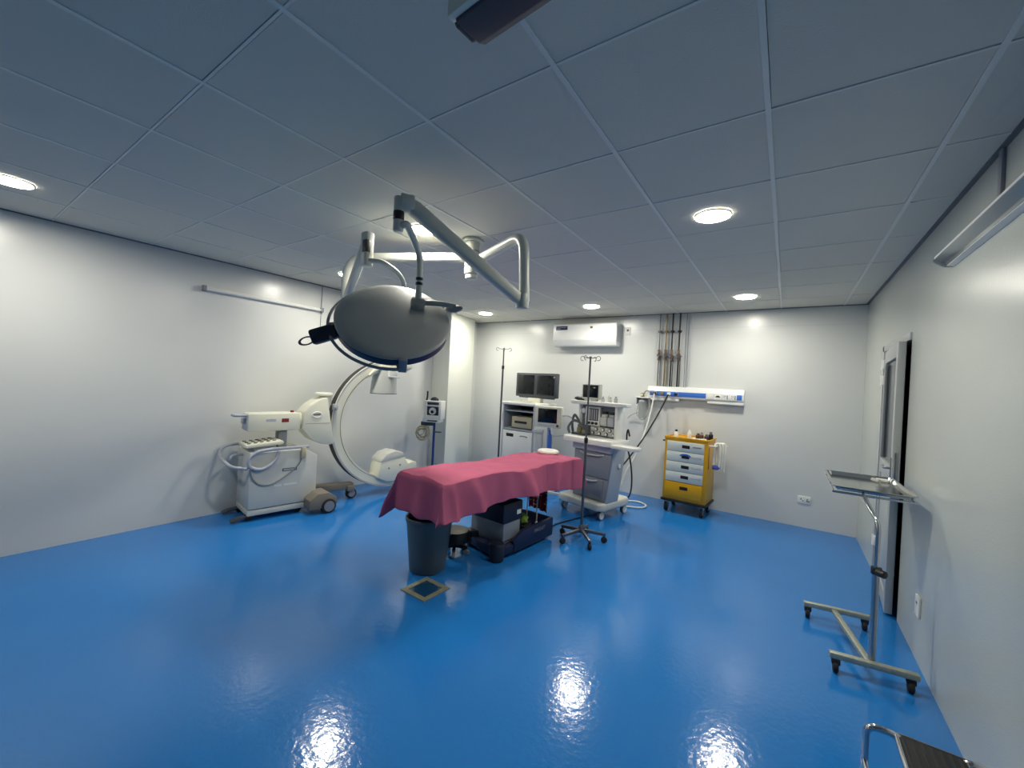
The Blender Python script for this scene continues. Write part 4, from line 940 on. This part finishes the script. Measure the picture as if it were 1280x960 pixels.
for p, s_ in ((a, .03), (b, -.03), (c, .025), (d_, -.03)):
    x, y = p.x+s_, p.y
    m = MB(); m.cyl((x-.013, y, .032), (x+.013, y, .032), .032, bev=.006); m.bx(x-.02, x+.02, y-.018, y+.018, .045, .078, .006); obj('caster', m, 'rubber', my)
m = MB(); m.cyl((.0, 0, .08), (0, 0, .60), .0155); obj('outer_column', m, 'steel', my)
m = MB(); m.tube(fillet([(0, 0, .55), (0, 0, .86), (-.03, .10, .915), (-.045, .17, .962)], .07), .011, 12); obj('inner_column', m, 'chrome', my)
m = MB(); m.cyl((0, 0, .575), (0, 0, .615), .024, bev=.004); m.cyl((.0, -.02, .595), (.03, -.05, .595), .02, bev=.004); obj('height_knob', m, 'black', my)
m = MB(); m.tube([(-.19, .18, .965), (.18, .18, .965), (.18, .82, .965), (-.19, .82, .965)], .007, 8, closed=True); m.tube([(-.045, .165, .962), (-.045, .50, .962)], .008, 8); m.tube([(-.19, .5, .963), (.18, .5, .963)], .007, 8); obj('tray_support', m, 'chrome', my)
def tray(c, hx, hy, rim, dep, z):
    mm = MB(); b = bmesh.new(); rows = []
    for (ex, zz) in ((0, z), (rim*.15, z-.002), (rim*.55, z-dep), ):
        pass
    def rr_(hx, hy, r, zz, n=6):
        pts = []
        for cx, cy, a0 in ((hx-r, hy-r, 0), (-hx+r, hy-r, 90), (-hx+r, -hy+r, 180), (hx-r, -hy+r, 270)):
            for i in range(n+1): q = R_(a0+90*i/n); pts.append((c[0]+cx+r*math.cos(q), c[1]+cy+r*math.sin(q), zz))
        return pts
    for (e, zz, r) in ((.0, z-.004, .03), (.0, z+.002, .03), (.012, z+.002, .028), (.024, z-dep, .022), (.024, z-dep-.0015, .022), (.010, z-.002, .028)):
        rows.append([b.verts.new(p) for p in rr_(hx-e, hy-e, r, zz)])
    n = len(rows[0])
    for A, B in zip(rows[:4], rows[1:4]):
        for i in range(n): b.faces.new((A[i], A[(i+1) % n], B[(i+1) % n], B[i]))
    b.faces.new(rows[3])
    A, B = rows[4], rows[5]
    for i in range(n): b.faces.new((A[i], A[(i+1) % n], B[(i+1) % n], B[i]))
    b.faces.new(rows[4][::-1])
    for i in range(n): b.faces.new((rows[5][i], rows[5][(i+1) % n], rows[0][(i+1) % n], rows[0][i]))
    bmesh.ops.recalc_face_normals(b, faces=b.faces); mm._merge(b); return mm
tr = obj('instrument_tray', tray((-.0, .51), .195, .335, .02, .024, 1.0), 'tray', None); tr.location = (.45, 3.02, 0)
tag(tr, 'shiny steel instrument tray lying on the wheeled stand beside the door', 'tray')
for i in range(2):
    m = MB(); m.cyl((0, -.03, 0), (0, .03, 0), .012, seg=12); m.cyl((0, -.03, 0), (0, -.038, 0), .008, seg=10)
    solo('glass_ampoule', m, 'white' if i else 'clear', ['clear ampoule lying in the far end of the steel tray', 'white ampoule lying in the far end of the steel tray'][i], 'ampoule', (.53+i*.035, 3.74+.03*i, .989), .5+i)

# ------------------------------------------------------------------ step stool at the frame edge
stl = thing('step_stool', 'chrome-framed step stool with black treads cut by the frame edge', 'step stool', (.50, 2.02, 0), 0)
m = MB(); m.bx(-.092, .085, -.128, .130, .250, .266, .005); tr_ = obj('tread', m, 'rubber', stl)
m = MB()
for k in range(7): m.bx(-.085+k*.0245, -.075+k*.0245, -.12, .122, .2655, .2672, .0006)
obj('grip_ribs', m, 'black', tr_)
m = MB(); m.bx(-.094, .087, .1295, .1335, .246, .268, .001); m.bx(.0845, .0885, -.128, .1335, .246, .268, .001); obj('edge_strip', m, 'taupe', tr_)
for y in (-.125, .122):
    m = MB(); m.tube([(-.185, y, .012), (-.185, y, .262), (-.10, y, .262), (-.06, y, .236), (.06, y, .236), (.09, y, .262), (.155, y, .262), (.16, y, .012)], .0125, 12, fil=.045); obj('frame_tube', m, 'chrome', stl)
m = MB(); m.cyl((-.185, -.125, .12), (-.185, .122, .12), .010); obj('lower_bar', m, 'chrome', stl)
m = MB(); m.cyl((-.1, -.127, .262), (-.1, .125, .262), .0085); obj('front_rail', m, 'chrome', stl)
m = MB(); m.cyl((.148, -.125, .08), (.148, .122, .08), .010); obj('rear_bar', m, 'chrome', stl)

# ------------------------------------------------------------------ camera
cam = bpy.data.cameras.new('camera'); co = bpy.data.objects.new('camera', cam); C.objects.link(co)
cam.sensor_fit = 'HORIZONTAL'; cam.sensor_width = 36.0; cam.lens = 36.0*509.37/1280.0; cam.clip_start = .02
yaw, pit, rol = -.5948, -.0027, .0529
f = Vector((math.sin(yaw)*math.cos(pit), math.cos(yaw)*math.cos(pit), math.sin(pit)))
r = Vector((math.cos(yaw), -math.sin(yaw), 0)); u = r.cross(f)
r2 = r*math.cos(rol) + u*math.sin(rol); u2 = u*math.cos(rol) - r*math.sin(rol)
mt4 = Matrix((r2, u2, -f)).transposed().to_4x4(); mt4.translation = (0, 0, CAM_Z); co.matrix_world = mt4
sc.camera = co

# ------------------------------------------------------------------ world and colour
w = bpy.data.worlds.new('world'); sc.world = w; w.use_nodes = True
w.node_tree.nodes['Background'].inputs[0].default_value = (.55, .62, .75, 1); w.node_tree.nodes['Background'].inputs[1].default_value = 0.02
sc.view_settings.view_transform = 'Standard'; sc.view_settings.look = 'None'; sc.view_settings.gamma = 1.0
sc.view_settings.use_curve_mapping = False
sc.view_settings.exposure = 1.37
sc.cycles.max_bounces = 10; sc.cycles.diffuse_bounces = 6; sc.cycles.glossy_bounces = 4
sc.cycles.sample_clamp_indirect = 6.0
